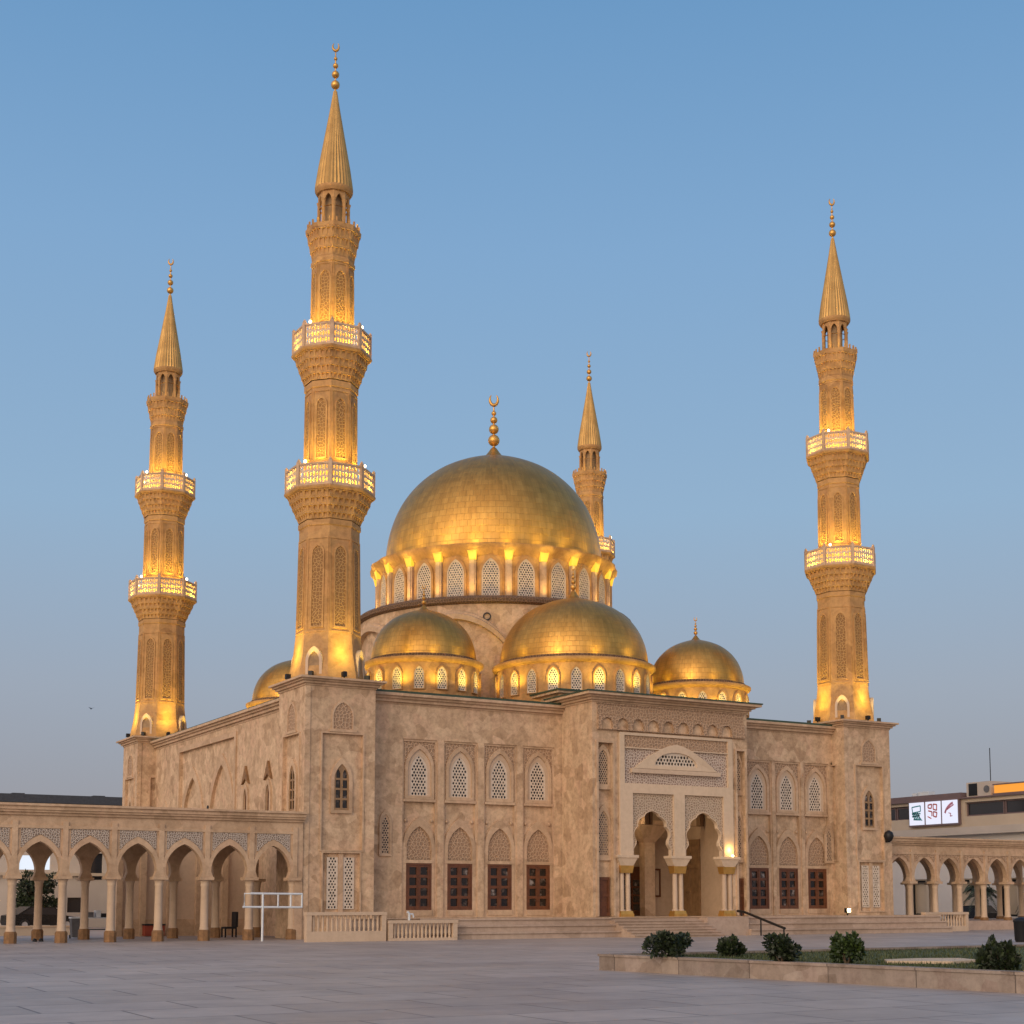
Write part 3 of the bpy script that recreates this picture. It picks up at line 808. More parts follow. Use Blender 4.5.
# ------------------------------------------------------------------ minarets
C8 = cos(pi / 8)
A0 = pi / 8
def octo(prof, b=None): return (b or B()).lathe(prof, 8, (0, 0, 0), a0=A0)
def face_W(k, ap): return ring_frame(0, 0, ap, k * pi / 4)
def muqarnas(z0, r0, z1, r1, tiers, per):
    b = B(); m = B(); 
    prof = [(r0, z0)]
    for i in range(tiers):
        ra = r0 + (r1 - r0) * (i + .15) / tiers; rb = r0 + (r1 - r0) * (i + 1) / tiers
        za = z0 + (z1 - z0) * i / tiers; zb_ = z0 + (z1 - z0) * (i + 1) / tiers
        prof += [(ra, za + .02), (ra, zb_ - (zb_ - za) * .22), (rb, zb_ - (zb_ - za) * .18), (rb, zb_)]
        # hanging brackets
        for k in range(8):
            W = face_W(k, 0); side = 2 * rb * sin(pi / 8)
            for q in range(per):
                x = -side / 2 + side * (q + .5 + (.25 if i % 2 else -.0) * (1 if q < per - 1 else 0)) / per; w = side / per * .22
                ya = -ra * C8 + .02; yb = -rb * C8 + .015
                pts = [(x - w * .5, ya - .02, za + .04), (x + w * .5, ya - .02, za + .04), (x + w * .5, ya + .05, za + .04), (x - w * .5, ya + .05, za + .04),
                       (x - w, yb, zb_ - (zb_ - za) * .2), (x + w, yb, zb_ - (zb_ - za) * .2), (x + w, ya + .05, zb_ - (zb_ - za) * .2), (x - w, ya + .05, zb_ - (zb_ - za) * .2)]
                b.hexa([W @ Vector(p) for p in pts])
    b.lathe(prof, 8, (0, 0, 0), a0=A0)
    return b
def balcony(mn, zr0, zr1, Rr, Rin):
    """octagonal gallery: floor slab, posts, pierced panels, lamps; zr0..zr1 = parapet"""
    b = octo([(Rin - .1, zr0 - .16), (Rr + .02, zr0 - .16), (Rr + .08, zr0 - .08), (Rr + .08, zr0), (Rin - .1, zr0), (Rin - .1, zr0 - .16)])
    bal = mk('balcony', b, 'shaft', mn)
    ap = Rr * C8; side = 2 * Rr * sin(pi / 8)
    r_ = octo([(Rr - .1, zr1 - .1), (Rr + .05, zr1 - .1), (Rr + .05, zr1), (Rr - .1, zr1), (Rr - .1, zr1 - .1)])
    octo([(Rr - .08, zr0), (Rr + .03, zr0), (Rr + .03, zr0 + .12), (Rr - .08, zr0 + .12), (Rr - .08, zr0)], r_)
    for k in range(8):
        a = A0 + k * pi / 4; W = Matrix.Translation(((Rr - .03) * cos(a), (Rr - .03) * sin(a), 0)) @ Matrix.Rotation(a, 4, 'Z')
        p = B().box(-.08, .08, -.09, .09, zr0, zr1 + .08); p2 = B().lathe([(.075, zr1 + .08), (.09, zr1 + .15), (.0, zr1 + .27)], 6)
        for q in (p, p2):
            off = len(r_.v); r_.v += [tuple(W @ Vector(v)) for v in q.v]
            for f in q.f: r_.face([off + i for i in f])
    mk('railing', r_, 'trim', bal)
    h0, h1 = zr0 + .11, zr1 - .09; L = side - .2; pr = B()
    rr = rect(-L / 2, L / 2, h0, h1); holes = []
    nc = 9; cw = L / nc; ch = (h1 - h0) / 3
    for i in range(nc):
        for j in range(3):
            x = -L / 2 + (i + .5) * cw; z = h0 + (j + .5) * ch; w = cw * (.36 if (i + j) % 2 else .3); hh = ch * (.40 if (i + j) % 2 else .28)
            holes.append([(x - w, z), (x - w * .5, z - hh), (x + w * .5, z - hh), (x + w, z), (x + w * .5, z + hh), (x - w * .5, z + hh)])
    pr.plate(rr, holes, -.05, 0.01, front(0)); me = pr.mesh('pierced_panel', M['white'])
    for k in range(8): mk('pierced_panel', me, None, bal, face_W(k, ap))
    lb = B().lathe([(.05, -.06), (.07, 0), (.05, .06), (0.001, .08)], 10).mesh('lamp_globe', M['bulb'], smooth=60)
    for k in (0, 2, 4, 6):
        a = A0 + k * pi / 4
        mk('lamp_globe', lb, None, bal, Matrix.Translation(((Rr - .12) * cos(a + .16), (Rr - .12) * sin(a + .16), zr1 + .1)))
    return bal
def carved_panels(parent, R0, R1, z0, z1, width, z_lo, z_hi):
    """one pointed carved panel and its moulded frame on each face of a tapering octagonal shaft"""
    ap0 = R0 * C8; tilt = math.atan2((R0 - R1) * C8, z1 - z0)
    s0 = 2 * R0 * sin(pi / 8) * .96
    o_ = arch(0, width, z_lo, z_hi - width * .75, z_hi)
    fo = arch(0, width + .16, z_lo - .09, z_hi - width * .75, z_hi + .13)
    out = rect(-s0 * .47, s0 * .47, z_lo - .3, z_hi + .45)
    def skew(a, b_, d): return (a, -(d - (b_ - z0) * (R0 - R1) * C8 / (z1 - z0)), b_)
    fr = B().plate(fo, [o_], -.05, .06, skew); fr.plate(out, [[(p[0] * .9, p[1]) for p in rect(-s0 * .47, s0 * .47, z_lo - .22, z_hi + .36)]], -.05, .035, skew)
    frm = fr.mesh('panel_moulding', M['shaft'])
    pm = B().plate(o_, [], -.05, .022, skew).mesh('carved_panel', M['carved_shaft'])
    for k in range(8):
        mk('panel_moulding', frm, None, parent, face_W(k, ap0)); mk('carved_panel', pm, None, parent, face_W(k, ap0))

def make_minaret():
    mn = thing('minaret', 'nearest and tallest-looking minaret, on the corner tower beside the left arcade', 'minaret', (0, 0, 0), 'four corner minarets')
    # ---- square corner tower
    x0, x1, y0, y1 = -1.95, 1.65, -2.1, 1.5
    tb = B()
    F = front(y0 + .14); Lf = left(x0 + .14)
    ch = .28
    tb.box(x0 + .14, x1, y0 + .14, y1, 0, 12.0)
    cx = (x0 + .5 + x1) / 2 - .15; cl = (y0 + y1) / 2
    wA = arch(cx, .74, 6.1, 7.55, 8.3)
    tb.plate(rect(x0 + .02, x1, 0, 12.0), [rect(cx - 1.05, cx + 1.05, 4.2, 9.75), rect(cx - .95, cx + .95, 1.2, 4.05)], 0, .14, F)
    tb.plate(rect(y0 + .02, y1, 0, 12.0), [rect(cl - 1.05, cl + 1.05, 4.2, 9.75)], 0, .14, Lf)
    # corner colonnette strips
    tb.box(x0 - .05, x0 + .22, y0 - .05, y0 + .22, 0, 11.96)
    tower = mk('tower_base', tb, 'stone', mn)
    b = B()
    for (Fq, c) in ((F, cx), (Lf, cl)):
        b.plate(rect(c - 1.13, c + 1.13, 4.12, 9.83), [rect(c - 1.05, c + 1.05, 4.2, 9.75)], .141, .19, Fq)
        b.plate(arch(c, 1.14, 9.95, 10.6, 11.42), [arch(c, .98, 9.98, 10.6, 11.28)], .141, .185, Fq)
        b.plate(rect(c - .7, c + .7, 9.84, 9.95), [], .141, .22, Fq)
        b.plate(arch(c, 1.12, 5.95, 7.55, 8.62), [arch(c, .76, 6.1, 7.55, 8.32)], 0.0, .11, Fq)
    b.plate(rect(cx - 1.03, cx + 1.03, 1.12, 4.13), [rect(cx - .95, cx + .95, 1.2, 4.05)], .141, .19, F)
    mk('moulding', b, 'trim', tower)
    for (Fq, c) in ((F, cx), (Lf, cl)): mk('carved_niche', B().plate(arch(c, .98, 9.98, 10.6, 11.28), [], .141, .15, Fq), 'carved', tower)
    for (Fq, c) in ((F, cx), (Lf, cl)):
        o_ = arch(c, .76, 6.1, 7.55, 8.32)
        hs = []
        for s in (-1, 1):
            for j in range(4):
                z = 6.2 + j * .48
                hs.append(rect(c + s * .18 - .12, c + s * .18 + .12, z, z + .38) if j < 3 else arch(c + s * .17, .22, z, z + .15, z + .42, 4))
        w_ = mk('window', B().plate(o_, hs, .03, .07, Fq), 'wood_tan', mn)
        mk('glass', B().plate(o_, [], 0, .02, Fq, False), 'pane', w_)
    for s in (-1, 1):
        c = cx + s * .42; o_ = rect(c - .28, c + .28, 1.4, 3.85)
        w_ = mk('window', B().plate(o_, lattice(o_, .15, .045), .02, .07, F), 'lattice', mn)
        mk('glass', B().plate(o_, [], 0, .012, F, False), 'glass', w_)
    b = B(); b.box(cx - .12, cx + .12, y0 + .03, y0 + .13, 1.2, 4.05); mk('mullion', b, 'trim', tower)
    b = B(); z = 12.0
    for d, h in ((.05, .1), (.16, .12), (.28, .09), (.42, .1)):
        b.box(x0 - d, x1 + d, y0 - d, y1 + d, z, z + h); z += h
    mk('cornice', b, 'trim', tower)
    zt = z
    # ---- lower shaft with flared foot
    b = octo([(1.98, zt - .02), (1.92, zt + .3), (1.72, zt + 1.3), (1.62, zt + 2.2), (1.585, zt + 3.0), (1.50, 19.75), (1.50, 20.1), (1.56, 20.15), (1.56, 20.4), (1.48, 20.45)])
    ls = mk('lower_shaft', b, 'shaft', mn)
    carved_panels(ls, 1.585, 1.50, zt + 3.0, 19.75, .55, 15.1, 19.1)
    # small arched doors in the foot on alternate faces
    nd = B().plate(arch(0, .86, zt + .03, zt + .95, zt + 1.65), [arch(0, .58, zt + .03, zt + .9, zt + 1.4)], -.3, .06, front(0)).mesh('foot_niche', M['cream'])
    nb = B().plate(arch(0, .6, zt + .03, zt + .9, zt + 1.42), [], -.3, -.02, front(0)).mesh('niche_back', M['warm_in'])
    for k in (1, 3, 5, 7):
        mk('foot_niche', nd, None, ls, face_W(k, 1.86 * C8)); mk('niche_back', nb, None, ls, face_W(k, 1.86 * C8))
    mk('muqarnas', muqarnas(20.45, 1.54, 21.8, 2.16, 4, 5), 'shaft', mn)
    balcony(mn, 21.95, 23.08, 2.2, 1.3)
    # ---- middle shaft
    b = octo([(1.34, 21.9), (1.30, 27.15), (1.36, 27.2), (1.36, 27.5), (1.30, 27.55)])
    ms = mk('middle_shaft', b, 'shaft', mn)
    carved_panels(ms, 1.34, 1.30, 21.9, 27.15, .46, 23.6, 26.6)
    mk('muqarnas', muqarnas(27.55, 1.38, 28.95, 1.90, 4, 5), 'shaft', mn)
    balcony(mn, 29.1, 30.25, 1.95, 1.0)
    # ---- upper shaft
    b = octo([(1.10, 29.0), (1.05, 33.75), (1.12, 33.8), (1.12, 34.0), (1.07, 34.06), (1.07, 34.16)])
    us = mk('upper_shaft', b, 'shaft', mn)
    carved_panels(us, 1.10, 1.05, 29.0, 33.75, .5, 30.6, 33.3)
    mk('muqarnas', muqarnas(34.1, 1.07, 35.5, 1.38, 3, 4), 'shaft', mn)
    b = octo([(.6, 35.5), (1.40, 35.5), (1.42, 35.72), (1.3, 35.76), (.6, 35.8)])
    for k in range(24):   # little crest around the rim
        a = k * pi / 12; b.box(1.3 * cos(a) - .04, 1.3 * cos(a) + .04, 1.3 * sin(a) - .04, 1.3 * sin(a) + .04, 35.7, 35.98)
    mk('crown_rim', b, 'shaft', mn)
    # ---- lantern: ring of colonnettes and arches round a dark core
    b = B().lathe([(.46, 35.75), (.46, 37.9)], 16); core = mk('lantern_core', b, 'warm_in', mn, smooth=40)
    b = B()
    for k in range(8):
        a = A0 + k * pi / 4
        b.lathe([(.13, 0), (.10, .1), (.095, 1.3), (.14, 1.45)], 8, (.74 * cos(a), .74 * sin(a), 35.76))
        W = face_W(k, .80 * C8); s = 2 * .80 * sin(pi / 8)
        q = B().plate(rect(-s / 2, s / 2, 36.85, 37.7), [arch(0, s * .62, 36.8501, 37.1, 37.5, 5)], -.1, 0, front(0))
        off = len(b.v); b.v += [tuple(W @ Vector(v)) for v in q.v]
        for f in q.f: b.face([off + i for i in f])
    b.lathe([(.5, 37.65), (.86, 37.65), (.93, 37.75), (.97, 37.83), (.97, 37.93), (.9, 37.97), (.5, 37.97)], 32)
    mk('lantern', b, 'shaft', mn, smooth=40)
    # ---- ribbed spire
    b = B(); n = 64; zs = [37.93, 38.2, 39.1, 40.2, 41.2, 42.2, 42.9, 43.3]; rs = [.96, .93, .80, .61, .44, .27, .16, .10]
    for z_, r_ in zip(zs, rs):
        for i in range(n):
            a = 2 * pi * i / n; k = 1 + (.024 if i % 2 else -.024)
            b.v.append((r_ * k * cos(a), r_ * k * sin(a), z_))
    for j in range(len(zs) - 1):
        for i in range(n): b.face((j * n + i, j * n + (i + 1) % n, (j + 1) * n + (i + 1) % n, (j + 1) * n + i))
    b.face(list(range(n))[::-1])
    mk('spire', b, 'spire', mn)
    b = B(); finial(b, 0, 0, 43.35, .37, True, .42); mk('finial', b, 'brass', mn, smooth=60)
    # ---- floodlights: fixtures plus their light
    fx = B().box(-.12, .12, -.1, .1, .1, .34).box(-.03, .03, -.03, .03, -.02, .1).mesh('floodlight', M['black'])
    for k in range(8):
        a = k * pi / 4
        r_ = 2.08
        W = Matrix.Translation((r_ * cos(a), r_ * sin(a), zt + .03)) @ Matrix.Rotation(a, 4, 'Z')
        f = mk('floodlight', fx, None, mn, W)
        if k % 2 == 0: lamp('foot_lamp', f, (2.14 * cos(a), 2.14 * sin(a), zt + 1.3), 42, LC, radius=.1)
        c_, s_ = cos(a), sin(a)
        lamp('shaft_lamp', mn, (2.3 * c_, 2.3 * s_, zt + .35), 680 if k % 2 == 0 else 240, LC, .08, 60, (1.5 * c_, 1.5 * s_, 18.6), .9)
        for (r_, z_, ra, za, pw, pp) in ((1.97, 22.75, 1.3, 25.6, 460, 75), (1.72, 29.9, 1.05, 32.3, 320, 55)):
            lamp('gallery_lamp', mn, (r_ * c_, r_ * s_, z_), pw, LC, .08, 80, (ra * c_, ra * s_, za), 1.)
            lamp('gallery_lamp', mn, ((r_ - .2) * c_, (r_ - .2) * s_, z_ - .45), pp, LC, .06)
        if k % 2: lamp('gallery_lamp', mn, (1.2 * c_, 1.2 * s_, 36.05), 6, LC, radius=.06)
    return mn
FLM = make_minaret()
for (u, v), lab in (((34, 0), 'minaret standing alone at the right end of the front facade'), ((0, 29.2), 'leftmost minaret at the far end of the flank wall'),
                    ((34, 29.2), 'minaret mostly hidden behind the great central dome')):
    m = copy_tree(FLM, None, T(u + (.3 if u and v else -.25 if u else 0), v, 0)); m['label'] = lab

# ------------------------------------------------------------------ left arcade
def make_arcade(label, cols, v, z0, ztop, base_h, lace, v2, copts):
    ar = thing('arcade', label, 'arcade', (cols[0], v, z0))
    pitch = abs(cols[1] - cols[0]); lo, hi = min(cols), max(cols)
    zsp = z0 + 2.85 if z0 < .2 else 2.95
    # arch wall: loop with arches open at the foot
    def archwall(vv, th, cs):
        w = B()
        cs = sorted(cs)
        for c0, c1 in zip(cs, cs[1:]):
            c = (c0 + c1) / 2
            A = arch(c, pitch - .38, zsp + .02, zsp + .28, zsp + 1.48, 8, horse=.1)
            loop = [(c0, zsp + .02), (c0, ztop - .55), (c1, ztop - .55), (c1, zsp + .02)] + A[1:] + [A[0]]
            w.plate(loop, [], -th, 0, front(vv))
        return w
    body = archwall(v - .22, .32, cols)
    if copts: body.box(hi, hi + .42, v - .22, v + .22, 0, ztop - .55)
    aw = mk('arch_wall', body, 'trim', ar)
    # frame strips between bays and pierced spandrels
    spm = None; fr = B()
    cs = sorted(cols)
    for c0, c1 in zip(cs, cs[1:]):
        c = (c0 + c1) / 2
        fr.box(c0 - .12, c0 + .12, v - .29, v - .223, zsp + .03, ztop - .8)
        A = arch(c, pitch - .38, zsp + .02, zsp + .28, zsp + 1.48, 8, horse=.1)
        A2_ = arch(c, pitch - .08, zsp + .02, zsp + .33, zsp + 1.76, 8, horse=.06)
        fr.plate([A2_[0], A[0]] + list(reversed(A[1:])) + A2_[1:], [], 0.003, .06, front(v - .22)) if lace else None
        z_lo, z_hi = zsp + .62, ztop - 1.12
        half = pitch / 2 - .24
        pk = [p for p in arch(c, pitch - .06, zsp + .02, zsp + .33, zsp + 1.78, 8) if p[1] > z_lo and abs(p[0] - c) < half]
        pk = [p for p in pk if p[1] < z_hi - .03]
        pk.sort(key=lambda p: p[0])
        zr = max(z_lo, min(p[1] for p in pk))
        loop = [(c - half, zr), (c - half, z_hi), (c + half, z_hi), (c + half, zr)] + list(reversed(pk))
        sp = B().plate(loop, [], .0, .035, front(v - .223))
        mk('spandrel_lace', sp, 'lace' if lace else 'carved', aw)
        fr.box(c0 + .1, c1 - .1, v - .285, v - .223, ztop - 1.11, ztop - .98)
    fr.box(hi - .12, hi + .12, v - .29, v - .223, zsp + .03, ztop - .8)
    mk('moulding', fr, 'trim', aw)
    back = archwall(v2, .4, cols); mk('rear_arch_wall', back, 'trim', ar)
    b = B(); zz = ztop - .55
    e = .0 if copts else 0
    for d, h in ((.1, .12), (.22, .1), (.3, .16), (.4, .1)):
        b.box(lo - .3, hi + (.45 if copts else .3), v - .22 - d, v + .3, zz, zz + h); zz += h
    b.box(lo - .3, hi + .3, v + .3, v2 + .6, ztop - .55, ztop - .2)
    mk('cornice', b, 'trim', ar)
    # columns: two rows
    col = B().lathe([(.21, base_h), (.185, base_h + .15), (.17, zsp - z0 - .42), (.19, zsp - z0 - .38), (.19, zsp - z0 - .32), (.18, zsp - z0 - .28), (.24, zsp - z0 - .1), (.29, zsp - z0 - .04), (.29, zsp - z0 - .02)], 18, (0, 0, z0)).mesh('column', M['cream'], smooth=40)
    cap = B().box(-.33, .33, -.33, .33, zsp - .12 - .0, zsp + .021).mesh('abacus', M['trim'])
    foot = B().lathe([(.27, 0), (.27, base_h * .85), (.22, base_h)], 8, (0, 0, z0), a0=pi / 8).mesh('column_foot', M['brown'])
    for c in cols:
        for vv in (v, v2 + .2):
            o = mk('column', col, None, ar, T(c, vv, 0)); mk('abacus', cap, None, o, T(c, vv, 0)); mk('column_foot', foot, None, o, T(c, vv, 0))
    return ar
make_arcade('left arcade of pointed arches with white pierced spandrels', [-2.46 - 2.1 * k for k in range(10)], -2.0, 0, 6.0, .5, True, 2.6, True)
make_arcade('right arcade of plain pointed arches beside the pale office building', [35.75 + 2.11 * k for k in range(9)], -1.0, .55, 5.72, .2, False, 3.2, False)
tag(mk('terrace', B().box(35.3, 75, -2.4, 6.5, 0, .55), 'step'), 'low stone terrace under the right arcade', 'terrace', kind='structure')
# cream court wall behind the left arcade
cw = thing('court_wall', 'cream panelled court wall behind the left arcade', 'wall', (-4.6, 7.8, 0))
b = B(); b.box(-8.2, -.95, 7.6, 8.0, 0, 5.2); wl = mk('wall', b, 'cream', cw)
b = B()
for x in (-8.2, -7.0, -5.6, -4.1, -2.7): b.box(x, x + .3, 7.35, 7.6, 0, 5.1)
mk('pilaster', b, 'trim', cw)
b = B(); b.box(-7.9, -1.0, 7.5, 7.6, .0, .85); mk('dado', b, 'trim', cw)

# ------------------------------------------------------------------ balustrades, frame barrier, handrail
def balustrade(name, label, u0, u1, v, h, ped, n, slot=.5, grp='pale balustrades beside the steps'):
    t = thing(name, label, 'balustrade', ((u0 + u1) / 2, v, 0), grp)
    b = B(); b.box(u0, u1, v - .14, v + .14, 0, ped); mk('base', b, 'cream', t)
    b = B(); b.box(u0 - .03, u1 + .03, v - .17, v + .17, h - .14, h); mk('rail', b, 'cream', t)
    for x in (u0, u1 - .22):
        mk('post', B().box(x, x + .22, v - .15, v + .15, ped, h - .14), 'cream', t)
    L = (u1 - u0 - .5)
    me = B().lathe([(.06, 0), (.045, .08), (.075, .3 * (h - ped)), (.05, .6 * (h - ped)), (.06, (h - ped) - .14)], 8, (0, 0, ped)).mesh('baluster', M['cream'], smooth=50)
    for i in range(n): mk('baluster', me, None, t, T(u0 + .25 + L * (i + .5) / n, v, 0))
    return t
balustrade('balustrade', 'taller cream balustrade in front of the left corner tower', -3.5, .3, -6.35, 1.3, .46, 15)
balustrade('balustrade', 'lower cream balustrade next to the long steps', .42, 3.9, -6.35, .92, .12, 15)
balustrade('balustrade', 'short pale balustrade at the foot of the right tower', 35.9, 39.4, -4.0, 1.12, .3, 13)
t = thing('water_tap', 'small white water tap on top of the lower balustrade', 'tap', (1.55, -6.35, .92))
mk('pipe', B().tube([(1.5, -6.35, .92), (1.5, -6.35, 1.22), (1.42, -6.35, 1.3)], .06, 8), 'white_metal', t, smooth=50)
mk('spout', B().tube([(1.5, -6.35, 1.2), (1.68, -6.35, 1.2), (1.72, -6.35, 1.04)], .04, 6), 'white_metal', t, smooth=50)
t = thing('barrier_frame', 'white metal frame on one tall post before the last left arch', 'barrier', (-4.6, -4, 0))
mk('post', B().tube([(-4.62, -4, 0), (-4.62, -4, 2.16)], .055, 8), 'white_metal', t, smooth=50)
mk('rail', B().tube([(-5.2, -4, 2.12), (-2.74, -4, 2.1)], .05, 8), 'white_metal', t, smooth=50)
mk('rail', B().tube([(-5.55, -4, 1.52), (-2.78, -4, 1.5)], .05, 8), 'white_metal', t, smooth=50)
mk('rail', B().tube([(-4.62, -4, 2.12), (-5.2, -3.2, 2.12), (-5.2, -3.2, 1.52)], .035, 6), 'white_metal', t, smooth=50)
for x in (-3.9, -3.3): mk('upright', B().tube([(x, -4, 1.5), (x, -4, 2.12)], .04, 6), 'white_metal', t, smooth=50)
mk('upright', B().tube([(-2.76, -4, 1.48), (-2.76, -4, 2.12)], .045, 8), 'white_metal', t, smooth=50)
mk('brace', B().tube([(-2.9, -4, 1.5), (-2.9, -2.45, 1.5)], .04, 6), 'white_metal', t, smooth=50)
t = thing('handrail', 'dark sloping handrail running down the right side of the portal steps', 'handrail', (21.45, -6.5, 0))
mk('rail', B().tube([(21.7, -4.6, 1.25), (21.6, -5.3, 1.2), (20.9, -9.2, .45), (20.85, -9.4, .42)], .07, 8), 'black', t, smooth=50)
for p in ((21.65, -5.0, PZ, 1.22), (21.3, -7.0, 0, .9), (20.88, -9.3, 0, .45)): mk('post', B().tube([(p[0], p[1], p[2]), (p[0], p[1], p[3])], .04, 6), 'black', t, smooth=50)
t = thing('wall_lamp', 'round black lamp on the right tower wall', 'lamp', (34.9, -2.3, 5.5))
mk('bracket', B().tube([(34.9, -2.08, 5.3), (34.9, -2.3, 5.3), (34.9, -2.34, 5.42)], .06, 8), 'black', t, smooth=50)
mk('globe', B().lathe([(.05, -.36), (.2, -.24), (.3, 0), (.24, .22), (.08, .34), (0.001, .36)], 16, (34.9, -2.36, 5.6)), 'black', t, smooth=60)
t = thing('floodlight', 'small lit floodlight on the plinth beside the right tower', 'floodlight', (31.3, -2.6, PZ))
mk('housing', B().box(31.15, 31.45, -2.72, -2.5, PZ + .16, PZ + .42).box(31.27, 31.33, -2.63, -2.57, PZ, PZ + .16), 'black', t)
mk('lens', B().box(31.18, 31.42, -2.74, -2.721, PZ + .19, PZ + .39), 'bulb', t)
lamp('flood_lamp', t, (31.3, -2.95, PZ + .4), 10, (1., .75, .4), .08)

# ------------------------------------------------------------------ foliage helpers
def leaves(b, c, rad, n, size, rnd, up=.2):
    for _ in range(n):
        while True:
            p = Vector((rnd.uniform(-1, 1), rnd.uniform(-1, 1), rnd.uniform(-1, 1)))
            if .25 < p.length < 1: break
        q = Vector((c[0] + p.x * rad[0], c[1] + p.y * rad[1], c[2] + p.z * rad[2]))
        d = (p + Vector((rnd.uniform(-.7, .7), rnd.uniform(-.7, .7), rnd.uniform(-.5, .7) + up))).normalized()
        s = Vector((rnd.uniform(-1, 1), rnd.uniform(-1, 1), rnd.uniform(-1, 1))).cross(d).normalized()
        L = size * rnd.uniform(.6, 1.4); w = L * .32
        i = len(b.v)
        b.v += [tuple(q), tuple(q + d * L * .5 + s * w), tuple(q + d * L), tuple(q + d * L * .5 - s * w)]
        b.face((i, i + 1, i + 2, i + 3))
def bush(label, x, y, z, w, h, seed, mat='leaf', spiky=False, pitchy=1.):
    rnd = random.Random(seed)
    t = thing('bush', label, 'bush', (x, y, z), 'bushes in the planting bed')
    b = B(); stem = B()
    if spiky:      # clump of upright leafy shoots
        for k in range(11):
            a = rnd.uniform(0, 6.28); r = w * .42 * sqrt(rnd.random()); hh = h * rnd.uniform(.6, 1) * (1 - .35 * r / (w * .5))
            ux, uy = x + r * cos(a), y + r * sin(a)
            stem.tube([(x + .3 * r * cos(a), y + .3 * r * sin(a), z), (ux, uy, z + hh * .9)], .02, 5)
            leaves(b, (ux, uy, z + hh * .55), (w * .12, w * .12, hh * .48), 170, .11, rnd, .8)
    else:
        for k in range(16):
            a = rnd.uniform(0, 6.28); r = w * .42 * sqrt(rnd.random()); zz = z + h * rnd.uniform(.25, .85); q = rnd.uniform(.55, 1.1)
            leaves(b, (x + r * cos(a), y + r * sin(a), zz), (w * .2 * q, w * .2 * q, h * .25 * q), int(190 * q), .10, rnd)
        for k in range(5):
            a = rnd.uniform(0, 6.28); stem.tube([(x, y, z), (x + w * .3 * cos(a), y + w * .3 * sin(a), z + h * .6)], .025, 5, .01)
    mk('stem', stem, 'bark', t); mk('foliage', b, mat, t, recalc=False)
    return t
def palm(label, x, y, z, h, fl, n, seed, grp=None):
    rnd = random.Random(seed); t = thing('palm_tree', label, 'palm tree', (x, y, z), grp)
    mk('trunk', B().tube([(x, y, z), (x + .05, y, z + h * .5), (x, y + .03, z + h)], .2, 9, .14), 'bark', t, smooth=50)
    b = B()
    for k in range(n):
        a = 2 * pi * k / n + rnd.uniform(-.2, .2); el = rnd.uniform(.1, 1.2); pts = []
        for i in range(9):
            s = i / 8; r = fl * s * cos(el) * (1 - .15 * s); zz = z + h + fl * s * sin(el) - fl * .75 * s * s
            pts.append(Vector((x + r * cos(a), y + r * sin(a), zz)))
        b.tube([tuple(p) for p in pts], .025, 4, .008)
        side = Vector((-sin(a), cos(a), 0))
        for i in range(1, 9):
            for q in range(3):
                p = pts[i - 1].lerp(pts[i], q / 3); d = (pts[i] - pts[i - 1]).normalized()
                for sg in (-1, 1):
                    L = fl * .26 * (1.1 - i / 9.5) + .1; tip = p + (side * sg + d * .8 + Vector((0, 0, -.35))).normalized() * L
                    j = len(b.v); w = d * .035
                    b.v += [tuple(p - w), tuple(p + w), tuple(tip)]; b.face((j, j + 1, j + 2))
    mk('crown', b, 'leaf3', t, recalc=False); return t
def tree(label, x, y, z, h, w, seed, grp=None):
    rnd = random.Random(seed); t = thing('tree', label, 'tree', (x, y, z), grp)
    s = B().tube([(x, y, z), (x + .08, y, z + h * .25), (x, y, z + h * .5)], .16, 8, .1)
    b = B()
    for k in range(26):
        a = rnd.uniform(0, 6.28); r = w * .4 * sqrt(rnd.random()); zz = z + h * rnd.uniform(.38, .88)
        p = (x + r * cos(a), y + r * sin(a), zz); s.tube([(x, y, z + h * .35), p], .04, 5, .015)
        leaves(b, p, (w * .17, w * .17, h * .1), 150, .2, rnd)
    mk('trunk', s, 'bark', t); mk('crown', b, 'leaf', t, recalc=False); return t

# ------------------------------------------------------------------ planting bed
A_, Bp = Vector((-6.2, -33.9)), Vector((-2.9, -55.0)); Cp, Dp = Vector((45, -50)), Vector((45, -32.5))
kerb = thing('planter_kerb', 'long low stone kerb edging the planting bed', 'kerb', (-5, -44, 0))
def off_poly(pts, d):
    n = len(pts); out = []
    for i in range(n):
        p0, p1, p2 = pts[i - 1], pts[i], pts[(i + 1) % n]
        e1 = (p1 - p0).normalized(); e2 = (p2 - p1).normalized()
        n1 = Vector((-e1.y, e1.x)); n2 = Vector((-e2.y, e2.x)); m = (n1 + n2).normalized()
        out.append(p1 + m * (d / max(.2, m.dot(n1))))
    return out
PL = [A_, Bp, Cp, Dp]; PI_ = off_poly(PL, .32)
flat = lambda a, b_, d: (a, b_, d)
mk('kerb', B().plate([tuple(p) for p in PL], [[tuple(p) for p in PI_]], 0, .36, flat), 'kerb', kerb)
PO = off_poly(PL, -.03); PJ = off_poly(PL, .35)
mk('coping', B().plate([tuple(p) for p in PO], [[tuple(p) for p in PJ]], .36, .42, flat), 'kerb', kerb)
soil = mk('planting_bed', B().plate([tuple(p) for p in PI_], [], 0, .34, flat), 'grass'); tag(soil, 'green turf surface of the planting bed', 'turf', kind='structure')
b = B(); rnd = random.Random(5)
